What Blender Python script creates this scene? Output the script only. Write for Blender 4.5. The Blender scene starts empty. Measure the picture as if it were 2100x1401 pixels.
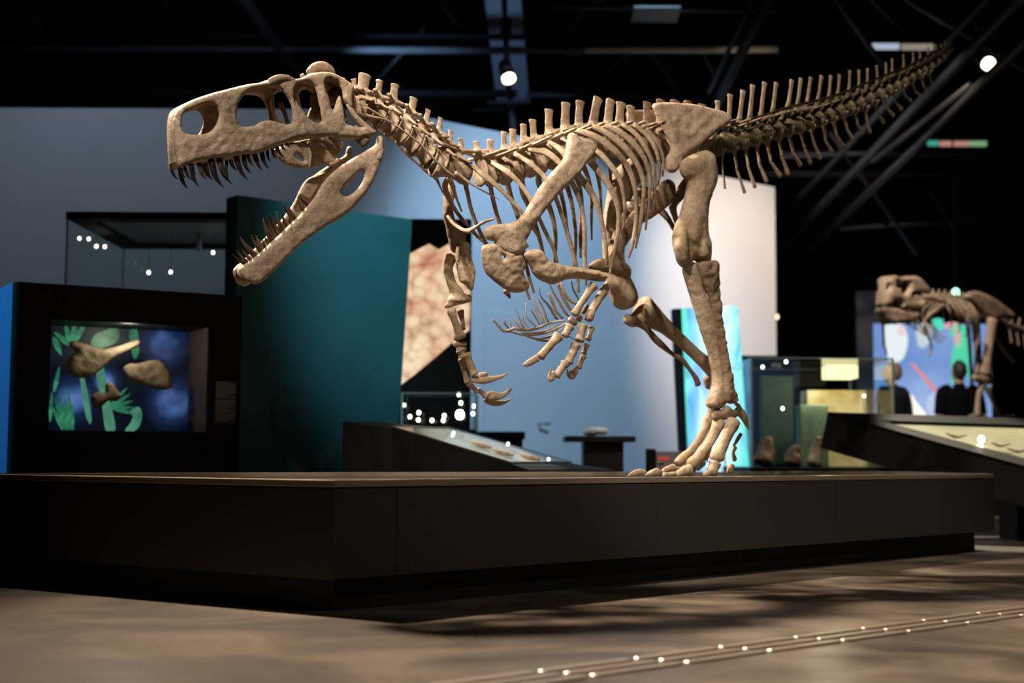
import bpy, bmesh, math, random
import numpy as np
from mathutils import Vector, Matrix, noise as mnoise
from mathutils.geometry import delaunay_2d_cdt

scene = bpy.context.scene
COL = scene.collection
random.seed(4)
RNG = np.random.default_rng(7)

# ------------------------------------------------------------------ camera
F, CX, CY = 50.0 / 36.0 * 2100.0, 1050.0, 700.5
CAM = np.array([0.0, 0.0, 0.585])
PITCH, ROLL = math.atan(239.5 / F), math.radians(0.3)
_f = np.array([0, math.cos(PITCH), math.sin(PITCH)])
_r0 = np.array([1.0, 0, 0])
_u0 = np.array([0, -math.sin(PITCH), math.cos(PITCH)])
_r = _r0 * math.cos(ROLL) + _u0 * math.sin(ROLL)
_u = _u0 * math.cos(ROLL) - _r0 * math.sin(ROLL)
camd = bpy.data.cameras.new('camera')
camd.lens, camd.sensor_width, camd.sensor_fit = 50.0, 36.0, 'HORIZONTAL'
camd.clip_start, camd.clip_end = 0.05, 200
camd.dof.use_dof = True
camd.dof.focus_distance = 6.45
camd.dof.aperture_fstop = 1.5
cam = bpy.data.objects.new('camera', camd)
COL.objects.link(cam)
cam.matrix_world = Matrix(((_r[0], _u[0], -_f[0], CAM[0]), (_r[1], _u[1], -_f[1], CAM[1]),
                           (_r[2], _u[2], -_f[2], CAM[2]), (0, 0, 0, 1)))
scene.camera = cam

# ------------------------------------------------------------------ world, exposure
world = bpy.data.worlds.new('hall_ambient')
scene.world = world
world.use_nodes = True
world.node_tree.nodes['Background'].inputs[0].default_value = (0.35, 0.5, 0.75, 1)
world.node_tree.nodes['Background'].inputs[1].default_value = 0.004
vs = scene.view_settings
vs.view_transform, vs.look, vs.exposure, vs.gamma = 'Standard', 'None', 0.0, 1.0
vs.use_curve_mapping = False

# ------------------------------------------------------------------ lights (ceiling track spots and an added front fill)
def spot(name, loc, aim, power, color, size=60, blend=0.5, radius=0.05):
    ld = bpy.data.lights.new(name, 'SPOT')
    ld.energy, ld.color = power, color
    ld.spot_size, ld.spot_blend, ld.shadow_soft_size = math.radians(size), blend, radius
    o = bpy.data.objects.new(name, ld)
    COL.objects.link(o)
    o.location = loc
    o.rotation_euler = (Vector(aim) - Vector(loc)).to_track_quat('-Z', 'Y').to_euler()
    return o
WARM, WARM2, COOL = (1.0, 0.79, 0.58), (1.0, 0.86, 0.70), (0.62, 0.80, 1.0)
spot('track_spot_head', (-2.7, 2.3, 6.3), (-0.72, 6.4, 1.95), 1950, WARM2, 21, 0.45)
spot('track_spot_body', (-0.9, 2.6, 6.6), (0.5, 7.0, 1.85), 1650, WARM2, 25, 0.5)
spot('track_spot_leg', (-2.4, 3.2, 5.6), (1.05, 7.6, 1.2), 800, WARM, 26, 0.6)
spot('track_spot_tail', (0.9, 4.2, 7.2), (2.25, 8.7, 2.8), 1300, WARM2, 34, 0.8)
spot('track_spot_floor', (-4.26, 8.7, 7.0), (2.0, 5.1, 0.0), 11000, WARM, 52, 1.0, 0.2)
spot('front_fill_spot', (4.5, 0.5, 5.5), (1.2, 6.6, 0.2), 480, WARM, 38, 0.9, 0.1)  # unseen fill lamp added to lift the platform's right face
spot('wall_wash_blue', (1.6, 10.2, 6.4), (0.6, 15.4, 1.6), 2000, (0.40, 0.68, 1.0), 52, 0.7, 0.2)
spot('wall_wash_white', (3.6, 13.0, 5.2), (3.1, 17.4, 2.3), 2000, (1.0, 0.83, 0.70), 56, 0.9, 0.2)
spot('wall_wash_grey', (-4.2, 10.8, 5.6), (-3.6, 13.8, 2.4), 130, (0.60, 0.78, 1.0), 110, 0.9, 0.3)
spot('teal_wash', (0.3, 7.2, 5.4), (-0.95, 10.5, 2.1), 900, (0.75, 0.95, 1.0), 26, 1.0, 0.1)
spot('blue_side_wash', (-5.6, 7.0, 4.4), (-3.2, 8.9, 0.9), 700, (0.35, 0.62, 1.0), 32, 0.7, 0.1)
spot('second_skeleton_spot', (3.0, 12.2, 5.6), (4.8, 14.9, 2.2), 1400, WARM2, 36, 0.6)

# ------------------------------------------------------------------ pixel helpers (design aid: photo pixel -> world)
def ray(px, py):
    return _f * F + _r * (px - CX) - _u * (py - CY)
def P(px, py, Y):
    d = ray(px, py)
    return CAM + d * (Y / d[1])
H0, H1 = np.array([-1.04, 6.2, 0]), np.array([0.98, 7.7, 0])
AX = (H1 - H0) / np.linalg.norm(H1 - H0)            # towards the tail
NL = np.array([AX[1], -AX[0], 0])                   # lateral, towards the camera (animal's left)
UP = np.array([0, 0, 1.0])
def D(px, py, w=0.0):                               # point on the animal's sagittal plane, offset w
    d = ray(px, py)
    k = np.dot(H0 + NL * w - CAM, NL) / np.dot(d, NL)
    return CAM + d * k
def mir(p):                                         # mirror about the sagittal plane
    p = np.asarray(p, float)
    return p - 2 * np.outer((p - H0) @ NL, NL).reshape(p.shape)
ZM = {0: (0, 0, 1), 1: (330, 110, 2.86), 2: (690, 130, 4.67), 3: (960, 180, 3.3357), 4: (1440, 60, 3.75),
      5: (880, 340, 2.693), 6: (1180, 280, 3.183), 7: (1230, 580, 3.335), 8: (1250, 820, 6.5625),
      9: (990, 560, 5.839), 10: (1740, 540, 4.12)}
def Z(k, x, y):
    a, b, s = ZM[k]
    return a + x / s, b + y / s

# ------------------------------------------------------------------ scene helpers
WLOC = {}
def tag(o, label=None, cat=None, group=None, kind=None):
    if label: o['label'] = label
    if cat: o['category'] = cat
    if group: o['group'] = group
    if kind: o['kind'] = kind
    return o
def empty(name, loc, label=None, cat=None, group=None, kind=None):
    o = bpy.data.objects.new(name, None)
    o.empty_display_size = 0.1
    COL.objects.link(o)
    o.location = loc
    WLOC[o.name] = np.array(loc, float)
    return tag(o, label, cat, group, kind)
def link_mesh(name, me, mat, parent=None, center=None):
    o = bpy.data.objects.new(name, me)
    COL.objects.link(o)
    c = np.array(center if center is not None else (0, 0, 0), float)
    WLOC[o.name] = c
    if mat and not me.materials: me.materials.append(mat)
    if parent is not None:
        o.parent = parent
        o.location = c - WLOC[parent.name]
    else:
        o.location = c
    return o
def mk(name, V, Fc, mat, parent=None, smooth=True, base=False):
    V = np.asarray(V, float)
    c = (V.min(0) + V.max(0)) / 2
    if base: c[2] = V[:, 2].min()
    me = bpy.data.meshes.new(name)
    me.from_pydata((V - c).tolist(), [], [tuple(int(i) for i in f) for f in Fc])
    if smooth and len(me.polygons):
        me.polygons.foreach_set('use_smooth', [True] * len(me.polygons))
    me.update()
    return link_mesh(name, me, mat, parent, c)
def fix_normals(o):
    bm = bmesh.new(); bm.from_mesh(o.data)
    bmesh.ops.recalc_face_normals(bm, faces=bm.faces)
    bm.to_mesh(o.data); bm.free()
    return o
class Geo:                                          # collects shapes that become ONE mesh
    def __init__(s): s.V, s.F, s.n = [], [], 0
    def add(s, VF):
        V, Fc = VF
        V = np.asarray(V, float)
        s.V.append(V)
        s.F += [tuple(int(i) + s.n for i in f) for f in Fc]
        s.n += len(V)
        return s
    def mk(s, name, mat, parent=None, smooth=True, base=False):
        return mk(name, np.vstack(s.V), s.F, mat, parent, smooth, base)
    def remesh(s, name, mat, parent=None, vox=0.007, it=3, fac=0.6, rough=0.0):
        V = np.vstack(s.V)
        c = (V.min(0) + V.max(0)) / 2
        me = bpy.data.meshes.new(name)
        me.from_pydata((V - c).tolist(), [], s.F)
        bm = bmesh.new(); bm.from_mesh(me)
        bmesh.ops.recalc_face_normals(bm, faces=bm.faces)
        bm.to_mesh(me); bm.free()
        t = bpy.data.objects.new('tmp', me)
        COL.objects.link(t)
        m = t.modifiers.new('r', 'REMESH'); m.mode = 'VOXEL'; m.voxel_size = vox; m.use_smooth_shade = True
        if it:
            k = t.modifiers.new('s', 'SMOOTH'); k.iterations = it; k.factor = fac
        dg = bpy.context.evaluated_depsgraph_get()
        nm = bpy.data.meshes.new_from_object(t.evaluated_get(dg), depsgraph=dg)
        nm.name = name
        bpy.data.objects.remove(t); bpy.data.meshes.remove(me)
        if rough:
            k = len(nm.vertices)
            co = np.zeros(k * 3); no = np.zeros(k * 3)
            nm.vertices.foreach_get('co', co); nm.vertices.foreach_get('normal', no)
            co, no = co.reshape(-1, 3), no.reshape(-1, 3)
            d = np.array([mnoise.noise(Vector(p * 17 + c)) * rough + mnoise.noise(Vector(p * 52 + c)) * rough * .4 for p in co])
            nm.vertices.foreach_set('co', (co + no * d[:, None]).ravel()); nm.update()
        return link_mesh(name, nm, mat, parent, c)
def copy_obj(src, parent=None, loc=None):
    o = src.copy()
    COL.objects.link(o)
    WLOC[o.name] = np.array(loc if loc is not None else WLOC[src.name], float)
    o.parent = parent
    o.location = WLOC[o.name] - (WLOC[parent.name] if parent is not None else 0)
    return o

# ------------------------------------------------------------------ shape makers
def catmull(pts, n):
    p = np.asarray(pts, float)
    if len(p) == 2:
        t = np.linspace(0, 1, n)[:, None]
        return p[0] * (1 - t) + p[1] * t
    q = np.vstack([2 * p[0] - p[1], p, 2 * p[-1] - p[-2]])
    seg = np.linalg.norm(np.diff(p[:, :3], axis=0), axis=1)
    u = np.concatenate([[0], np.cumsum(seg)])
    out = []
    for s in np.linspace(0, u[-1], n):
        i = min(int(np.searchsorted(u, s, side='right')) - 1, len(p) - 2)
        t = (s - u[i]) / max(seg[i], 1e-9)
        a, b, c, d = q[i], q[i + 1], q[i + 2], q[i + 3]
        out.append(0.5 * ((2 * b) + (c - a) * t + (2 * a - 5 * b + 4 * c - d) * t * t + (3 * b - a - 3 * c + d) * t ** 3))
    return np.array(out)
def unit(v): return v / max(np.linalg.norm(v), 1e-12)
def tube(pts, rad, q=1.0, ref=None, n=None, seg=10, lump=0.0, tip=0.25):
    """sweep with radius rad across and rad*q along ref"""
    ref = NL if ref is None else np.asarray(ref, float)
    pts = np.asarray(pts, float)
    rad = np.broadcast_to(np.asarray(rad, float), (len(pts),))
    n = n or max(4, 4 * (len(pts) - 1) + 1)
    C = catmull(np.hstack([pts, rad[:, None]]), n)
    C[:, 3] = np.clip(C[:, 3], rad.min() * 0.7, None)
    T = np.gradient(C[:, :3], axis=0)
    V, Fc = [], []
    ang = np.arange(seg) * 2 * math.pi / seg
    ph = RNG.uniform(0, 6.28, 4)
    for i in range(n):
        t = unit(T[i])
        b = np.cross(t, ref)
        if np.linalg.norm(b) < 0.05: b = np.cross(t, np.array([0.3, 0.2, 0.93]))
        b = unit(b); m = np.cross(b, t)
        r = C[i, 3]
        w = 1 + lump * (np.sin(ang * 2 + ph[0] + i * 0.7) + np.sin(ang * 3 + ph[1] - i * 0.9)) * 0.5
        V.append(C[i, :3] + (np.cos(ang) * r * w)[:, None] * b + (np.sin(ang) * r * q * w)[:, None] * m)
    # rounded caps
    for end, i, sg in ((0, 0, -1), (1, n - 1, 1)):
        t = unit(T[i]) * sg
        ring = V[i]
        c = C[i, :3]
        V.append(c + (ring - c) * 0.62 + t * C[i, 3] * tip * 0.8)
        V.append((c + t * C[i, 3] * tip)[None, :])
    for i in range(n - 1):
        for j in range(seg):
            k = (j + 1) % seg
            Fc.append((i * seg + j, i * seg + k, (i + 1) * seg + k, (i + 1) * seg + j))
    b0 = n * seg
    for base, i, fl in ((b0, 0, True), (b0 + seg + 1, n - 1, False)):
        for j in range(seg):
            k = (j + 1) % seg
            f1 = (i * seg + j, i * seg + k, base + k, base + j)
            f2 = (base + j, base + k, base + seg)
            Fc += [f1[::-1], f2[::-1]] if fl else [f1, f2]
    return np.vstack(V), Fc
def px_len(p): return np.linalg.norm(np.asarray(p) - CAM) / F       # metres per photo pixel at p
def bone(k, pts, q=1.0, seg=12, lump=0.04, n=None, tip=0.35, off=None):
    """pts (x, y, w, r) traced in zoom k; r = half width as seen"""
    W = np.array([D(*Z(k, p[0], p[1]), p[2]) for p in pts])
    R = np.array([p[3] / ZM[k][2] * px_len(W[i]) for i, p in enumerate(pts)])
    return tube(W, R, q, seg=seg, lump=lump, n=n, tip=tip)
def poly_resample(p, step, closed=True):
    p = np.asarray(p, float)
    q = np.vstack([p, p[:1]]) if closed else p
    L = np.linalg.norm(np.diff(q, axis=0), axis=1)
    out = []
    m = len(p)
    for i in range(len(q) - 1):
        a, b, c, d = p[(i - 1) % m], q[i], q[i + 1], p[(i + 2) % m]
        if not closed:
            a = p[max(i - 1, 0)]; d = p[min(i + 2, m - 1)]
        for t in np.arange(max(1, round(L[i] / step))) / max(1, round(L[i] / step)):
            out.append(0.5 * ((2 * b) + (c - a) * t + (2 * a - 5 * b + 4 * c - d) * t * t + (3 * b - a - 3 * c + d) * t ** 3))
    if not closed: out.append(p[-1])
    return np.array(out)
def inside(pt, poly):
    x, y = pt[:, 0], pt[:, 1]
    r = np.zeros(len(pt), bool)
    a = poly; b = np.roll(poly, -1, axis=0)
    for (x0, y0), (x1, y1) in zip(a, b):
        c = ((y0 > y) != (y1 > y)) & (x < (x1 - x0) * (y - y0) / ((y1 - y0) if y1 != y0 else 1e-12) + x0)
        r ^= c
    return r
def dist_poly(pt, poly):
    a = poly; b = np.roll(poly, -1, axis=0)
    best = np.full(len(pt), 1e9)
    for p0, p1 in zip(a, b):
        d = p1 - p0; L = max(d @ d, 1e-12)
        t = np.clip(((pt - p0) @ d) / L, 0, 1)
        best = np.minimum(best, np.linalg.norm(pt - (p0 + t[:, None] * d), axis=1))
    return best
def fill2d(outline, holes=(), g=6.0):
    """triangulated polygon with holes: points, tris, edge distance"""
    loops = [poly_resample(outline, g)] + [poly_resample(h, g) for h in holes]
    allp = np.vstack(loops)
    mn, mx = allp.min(0), allp.max(0)
    xs, ys = np.arange(mn[0], mx[0], g), np.arange(mn[1], mx[1], g * 0.87)
    G = np.array([(x + (j % 2) * g / 2, y) for j, y in enumerate(ys) for x in xs])
    ok = inside(G, loops[0])
    for h in loops[1:]: ok &= ~inside(G, h)
    G = G[ok]
    dd = np.min([dist_poly(G, l) for l in loops], axis=0)
    G = G[dd > g * 0.55]
    V = [Vector(v) for v in allp.tolist()] + [Vector(v) for v in G.tolist()]
    E, n = [], 0
    for l in loops:
        m = len(l)
        E += [(n + i, n + (i + 1) % m) for i in range(m)]
        n += m
    r = delaunay_2d_cdt(V, E, [], 0, 1e-4)
    pts = np.array([(v[0], v[1]) for v in r[0]])
    tri = np.array([f for f in r[2] if len(f) == 3])
    cen = pts[tri].mean(1)
    ok = inside(cen, loops[0])
    for h in loops[1:]: ok &= ~inside(cen, h)
    tri = tri[ok]
    dist = np.min([dist_poly(pts, l) for l in loops], axis=0)
    return pts, tri, dist
def inflate(outline, holes, to3, T, R, g=6.0, lump=0.0, back=1.0, normal=None):
    """rounded solid from a traced silhouette. to3(x, y, w) -> world"""
    pts, tri, dist = fill2d(outline, holes, g)
    e = dist < 1e-2 * g
    tt = T(pts) if callable(T) else np.full(len(pts), T)
    h = tt * np.sqrt(np.clip(1 - (1 - np.clip(dist / R, 0, 1)) ** 2, 0, 1))
    if lump:
        s_ = 1.0 / R
        h = h * (1 + lump * 2.2 * np.array([mnoise.noise(Vector((p[0] * s_, p[1] * s_, 3.3))) + .6 * mnoise.noise(Vector((p[0] * s_ * 2.7, p[1] * s_ * 2.7, 7.7))) for p in pts]))
    h[e] = 0
    n = len(pts)
    A = np.array([to3(p[0], p[1], h[i]) for i, p in enumerate(pts)])
    B = np.array([to3(p[0], p[1], -h[i] * back) for i, p in enumerate(pts)])
    idx = np.arange(n, 2 * n); idx[e] = np.arange(n)[e]
    Fc = [tuple(t) for t in tri] + [tuple(idx[t][::-1]) for t in tri]
    keep = np.ones(2 * n, bool); keep[n:][e] = False
    new = np.cumsum(keep) - 1
    V = np.vstack([A, B])[keep]
    return V, [tuple(new[i] for i in f) for f in Fc]
def dplane(k, w):
    wf = w if callable(w) else (lambda x, y: w)
    def f(x, y, h):
        return D(*Z(k, x, y), wf(x, y)) + NL * h
    return f
def plate(k, outline, holes, w, T, R, g, lump=0.05, back=1.0):
    return inflate(outline, holes, dplane(k, w), T, R, g, lump, back)
def mirror_geo(VF):
    V, Fc = VF
    return mir(V), [tuple(f)[::-1] for f in Fc]
def box(a, b):
    x0, y0, z0 = a; x1, y1, z1 = b
    V = [(x0, y0, z0), (x1, y0, z0), (x1, y1, z0), (x0, y1, z0), (x0, y0, z1), (x1, y0, z1), (x1, y1, z1), (x0, y1, z1)]
    return np.array(V, float), [(0, 3, 2, 1), (4, 5, 6, 7), (0, 1, 5, 4), (1, 2, 6, 5), (2, 3, 7, 6), (3, 0, 4, 7)]
def prism(poly, z0, z1):
    n = len(poly)
    V = [(p[0], p[1], z0) for p in poly] + [(p[0], p[1], z1) for p in poly]
    return np.array(V, float), [tuple(range(n))[::-1], tuple(range(n, 2 * n))] + [(i, (i + 1) % n, n + (i + 1) % n, n + i) for i in range(n)]
def slab(quad, off):
    """solid from a planar polygon (list of world points) and an offset vector"""
    q = np.asarray(quad, float); n = len(q)
    V = np.vstack([q, q + np.asarray(off, float)])
    return V, [tuple(range(n)), tuple(range(n, 2 * n))[::-1]] + [(i, n + i, n + (i + 1) % n, (i + 1) % n) for i in range(n)]
def solid(name, VF, mat, parent=None, bevel=0.0, base=False, smooth=False):
    o = mk(name, VF[0], VF[1], mat, parent, smooth, base)
    bm = bmesh.new(); bm.from_mesh(o.data)
    bmesh.ops.recalc_face_normals(bm, faces=bm.faces)
    if bevel:
        bmesh.ops.bevel(bm, geom=list(bm.edges), offset=bevel, segments=2, profile=0.5, affect='EDGES', clamp_overlap=True)
    bm.to_mesh(o.data); bm.free()
    return o

# ------------------------------------------------------------------ materials
def new_mat(name):
    m = bpy.data.materials.new(name); m.use_nodes = True
    nt = m.node_tree
    return m, nt, nt.nodes, nt.links, nt.nodes['Principled BSDF']
def plain(name, col, rough=0.5, metal=0.0, spec=0.5, emit=None, es=0.0, noise=0.0, nscale=40, bump=0.0):
    m, nt, N, L, b = new_mat(name)
    b.inputs['Base Color'].default_value = (*col, 1)
    b.inputs['Roughness'].default_value = rough
    b.inputs['Metallic'].default_value = metal
    b.inputs['Specular IOR Level'].default_value = spec
    if emit:
        b.inputs['Emission Color'].default_value = (*emit, 1); b.inputs['Emission Strength'].default_value = es
    if noise or bump:
        tc = N.new('ShaderNodeTexCoord'); nz = N.new('ShaderNodeTexNoise')
        nz.inputs['Scale'].default_value = nscale; nz.inputs['Detail'].default_value = 5
        L.new(tc.outputs['Object'], nz.inputs['Vector'])
        if noise:
            r = N.new('ShaderNodeValToRGB')
            r.color_ramp.elements[0].position, r.color_ramp.elements[1].position = 0.3, 0.7
            r.color_ramp.elements[0].color = (*[c * (1 - noise) for c in col], 1)
            r.color_ramp.elements[1].color = (*[min(1, c * (1 + noise)) for c in col], 1)
            L.new(nz.outputs[0], r.inputs[0]); L.new(r.outputs[0], b.inputs['Base Color'])
        if bump:
            bp = N.new('ShaderNodeBump'); bp.inputs['Strength'].default_value = bump; bp.inputs['Distance'].default_value = 0.01
            L.new(nz.outputs[0], bp.inputs['Height']); L.new(bp.outputs[0], b.inputs['Normal'])
    return m
def ramp(N, stops):
    r = N.new('ShaderNodeValToRGB'); e = r.color_ramp.elements
    while len(e) < len(stops): e.new(0.5)
    for k, (p, c) in enumerate(stops): e[k].position = p; e[k].color = (*c, 1)
    return r
def bone_mat(name, light, mid, dark, moss, gmix=0.5):
    m, nt, N, L, b = new_mat(name)
    tc = N.new('ShaderNodeTexCoord')
    n1 = N.new('ShaderNodeTexNoise'); n1.inputs['Scale'].default_value = 7; n1.inputs['Detail'].default_value = 8; n1.inputs['Roughness'].default_value = 0.65
    n2 = N.new('ShaderNodeTexNoise'); n2.inputs['Scale'].default_value = 4.5; n2.inputs['Detail'].default_value = 3
    n3 = N.new('ShaderNodeTexNoise'); n3.inputs['Scale'].default_value = 48; n3.inputs['Detail'].default_value = 8; n3.inputs['Roughness'].default_value = 0.7
    vo = N.new('ShaderNodeTexVoronoi'); vo.feature = 'DISTANCE_TO_EDGE'; vo.inputs['Scale'].default_value = 6
    wv = N.new('ShaderNodeMixRGB'); wv.inputs[0].default_value = 0.12
    mp = N.new('ShaderNodeVectorMath'); mp.operation = 'ADD'
    gi = N.new('ShaderNodeNewGeometry')
    L.new(tc.outputs['Object'], mp.inputs[0])
    ri = N.new('ShaderNodeObjectInfo')
    sc = N.new('ShaderNodeVectorMath'); sc.operation = 'SCALE'; sc.inputs[3].default_value = 1.0
    cb = N.new('ShaderNodeCombineXYZ')
    mu = N.new('ShaderNodeMath'); mu.operation = 'MULTIPLY'; mu.inputs[1].default_value = 23.0
    L.new(ri.outputs['Random'], mu.inputs[0]); L.new(mu.outputs[0], cb.inputs[0]); L.new(mu.outputs[0], cb.inputs[1])
    L.new(cb.outputs[0], mp.inputs[1])
    for t in (n1, n2, n3): L.new(mp.outputs[0], t.inputs['Vector'])
    L.new(mp.outputs[0], wv.inputs[1]); L.new(n1.outputs['Color'], wv.inputs[2]); L.new(wv.outputs[0], vo.inputs['Vector'])
    r1 = ramp(N, [(0.28, dark), (0.46, mid), (0.62, light), (0.8, mid)])
    L.new(n1.outputs[0], r1.inputs[0])
    r2 = ramp(N, [(0.52, (0, 0, 0)), (0.72, (gmix, gmix, gmix))])
    L.new(n2.outputs[0], r2.inputs[0])
    mx = N.new('ShaderNodeMixRGB'); L.new(r2.outputs[0], mx.inputs[0]); L.new(r1.outputs[0], mx.inputs[1]); mx.inputs[2].default_value = (*moss, 1)
    r3 = ramp(N, [(0.0, (0.35, 0.3, 0.27)), (0.025, (1, 1, 1))])
    L.new(vo.outputs['Distance'], r3.inputs[0])
    m2 = N.new('ShaderNodeMixRGB'); m2.blend_type = 'MULTIPLY'; m2.inputs[0].default_value = 0.22
    L.new(mx.outputs[0], m2.inputs[1]); L.new(r3.outputs[0], m2.inputs[2])
    r4 = ramp(N, [(0.32, (0.52, 0.48, 0.44)), (0.5, (0.95, 0.95, 0.95)), (0.7, (1.12, 1.1, 1.06))])
    L.new(n3.outputs[0], r4.inputs[0])
    m3 = N.new('ShaderNodeMixRGB'); m3.blend_type = 'MULTIPLY'; m3.inputs[0].default_value = 0.85
    L.new(m2.outputs[0], m3.inputs[1]); L.new(r4.outputs[0], m3.inputs[2])
    L.new(m3.outputs[0], b.inputs['Base Color'])
    b.inputs['Roughness'].default_value = 0.62
    b.inputs['Specular IOR Level'].default_value = 0.35
    ad = N.new('ShaderNodeMath'); ad.operation = 'MULTIPLY_ADD'; ad.inputs[1].default_value = 1.1
    L.new(n3.outputs[0], ad.inputs[0]); L.new(n1.outputs[0], ad.inputs[2])
    ad2 = N.new('ShaderNodeMath'); ad2.operation = 'MULTIPLY_ADD'; ad2.inputs[1].default_value = 0.12
    L.new(r3.outputs[0], ad2.inputs[0]); L.new(ad.outputs[0], ad2.inputs[2])
    bp = N.new('ShaderNodeBump'); bp.inputs['Strength'].default_value = 0.6; bp.inputs['Distance'].default_value = 0.012
    L.new(ad2.outputs[0], bp.inputs['Height']); L.new(bp.outputs[0], b.inputs['Normal'])
    return m
def glass_mat(name, tint=(1, 1, 1), ior=1.35, mixmul=1.0):
    m, nt, N, L, b = new_mat(name)
    N.remove(b)
    out = N['Material Output']
    tr = N.new('ShaderNodeBsdfTransparent'); tr.inputs[0].default_value = (*tint, 1)
    gl = N.new('ShaderNodeBsdfGlossy'); gl.inputs['Roughness'].default_value = 0.02
    fr = N.new('ShaderNodeFresnel'); fr.inputs[0].default_value = ior
    mx = N.new('ShaderNodeMixShader')
    ge = N.new('ShaderNodeNewGeometry'); iv = N.new('ShaderNodeMath'); iv.operation = 'SUBTRACT'; iv.inputs[0].default_value = 1.0; L.new(ge.outputs['Backfacing'], iv.inputs[1])
    ml = N.new('ShaderNodeMath'); ml.operation = 'MULTIPLY'; L.new(fr.outputs[0], ml.inputs[0]); L.new(iv.outputs[0], ml.inputs[1])
    L.new(ml.outputs[0], mx.inputs[0]); L.new(tr.outputs[0], mx.inputs[1]); L.new(gl.outputs[0], mx.inputs[2])
    L.new(mx.outputs[0], out.inputs[0])
    return m
def emit_mat(name, col, s):
    m, nt, N, L, b = new_mat(name)
    b.inputs['Base Color'].default_value = (0, 0, 0, 1)
    b.inputs['Emission Color'].default_value = (*col, 1); b.inputs['Emission Strength'].default_value = s
    return m
def image_panel(name, stops, scale, strength, kind='noise', distort=0.0, stretch=(1, 1, 1), lit=True, detail=4):
    """procedural printed or backlit graphic"""
    m, nt, N, L, b = new_mat(name)
    tc = N.new('ShaderNodeTexCoord'); mp = N.new('ShaderNodeMapping'); mp.inputs['Scale'].default_value = stretch
    L.new(tc.outputs['Object'], mp.inputs[0])
    if kind == 'noise':
        t = N.new('ShaderNodeTexNoise'); t.inputs['Detail'].default_value = detail; t.inputs['Distortion'].default_value = distort
    else:
        t = N.new('ShaderNodeTexVoronoi')
    t.inputs['Scale'].default_value = scale
    L.new(mp.outputs[0], t.inputs['Vector'])
    r = ramp(N, stops)
    L.new(t.outputs['Fac' if kind == 'noise' else 'Distance'], r.inputs[0])
    b.inputs['Roughness'].default_value = 0.4
    if lit:
        b.inputs['Base Color'].default_value = (0.02, 0.02, 0.02, 1)
        L.new(r.outputs[0], b.inputs['Emission Color']); b.inputs['Emission Strength'].default_value = strength
    else:
        L.new(r.outputs[0], b.inputs['Base Color'])
    return m
BONE = bone_mat('fossil_bone', (0.46, 0.36, 0.27), (0.36, 0.27, 0.19), (0.20, 0.14, 0.095), (0.27, 0.22, 0.095), 0.55)
BONE_SK = bone_mat('skull_bone', (0.46, 0.355, 0.27), (0.38, 0.285, 0.21), (0.24, 0.165, 0.115), (0.30, 0.22, 0.15), 0.3)
BONE_TAIL = bone_mat('tail_bone', (0.34, 0.265, 0.18), (0.24, 0.185, 0.12), (0.11, 0.085, 0.055), (0.14, 0.125, 0.06), 0.5)
BONE_OLIVE = bone_mat('olive_bone', (0.16, 0.135, 0.08), (0.105, 0.09, 0.05), (0.05, 0.043, 0.025), (0.07, 0.075, 0.03), 0.6)
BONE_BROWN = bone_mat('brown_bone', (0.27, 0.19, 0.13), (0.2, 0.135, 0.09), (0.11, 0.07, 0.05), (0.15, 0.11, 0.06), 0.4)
TOOTH = plain('dark_tooth', (0.03, 0.019, 0.014), 0.25, 0, 0.6, noise=0.6, nscale=60, bump=0.2)
TOOTH2 = plain('brown_tooth', (0.085, 0.052, 0.036), 0.3, 0, 0.6, noise=0.6, nscale=60, bump=0.2)
STEEL = plain('dark_steel', (0.05, 0.045, 0.04), 0.35, 0.9)
BLACK = plain('black_panel', (0.0028, 0.003, 0.0034), 0.6, 0, 0.15)
BLACKM = plain('black_metal', (0.012, 0.012, 0.013), 0.4, 0.3)
GLASS = glass_mat('case_glass', (0.93, 0.96, 0.95), 1.25)
GLASS_EDGE = plain('glass_edge', (0.25, 0.35, 0.33), 0.15, 0, 0.6)
# ================================================================== THE HALL
def concrete():
    m, nt, N, L, b = new_mat('polished_concrete')
    tc = N.new('ShaderNodeTexCoord')
    n1 = N.new('ShaderNodeTexNoise'); n1.inputs['Scale'].default_value = 1.9; n1.inputs['Detail'].default_value = 7; n1.inputs['Distortion'].default_value = 0.6
    n2 = N.new('ShaderNodeTexNoise'); n2.inputs['Scale'].default_value = 45; n2.inputs['Detail'].default_value = 5
    L.new(tc.outputs['Object'], n1.inputs['Vector']); L.new(tc.outputs['Object'], n2.inputs['Vector'])
    r = ramp(N, [(0.36, (0.04, 0.031, 0.025)), (0.5, (0.105, 0.085, 0.068)), (0.64, (0.20, 0.165, 0.137))])
    L.new(n1.outputs[0], r.inputs[0])
    r2 = ramp(N, [(0.35, (0.75, 0.75, 0.75)), (0.65, (1, 1, 1))]); L.new(n2.outputs[0], r2.inputs[0])
    mx = N.new('ShaderNodeMixRGB'); mx.blend_type = 'MULTIPLY'; mx.inputs[0].default_value = 0.5
    L.new(r.outputs[0], mx.inputs[1]); L.new(r2.outputs[0], mx.inputs[2]); L.new(mx.outputs[0], b.inputs['Base Color'])
    rr = ramp(N, [(0.3, (0.46, 0.46, 0.46)), (0.7, (0.30, 0.30, 0.30))]); L.new(n1.outputs[0], rr.inputs[0]); L.new(rr.outputs[0], b.inputs['Roughness'])
    bp = N.new('ShaderNodeBump'); bp.inputs['Strength'].default_value = 0.12; bp.inputs['Distance'].default_value = 0.004
    L.new(n2.outputs[0], bp.inputs['Height']); L.new(bp.outputs[0], b.inputs['Normal'])
    return m
CONCRETE = concrete()
DARKWALL = plain('dark_hall_wall', (0.008, 0.010, 0.012), 0.85, 0, 0.2, noise=0.3, nscale=3)
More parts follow.
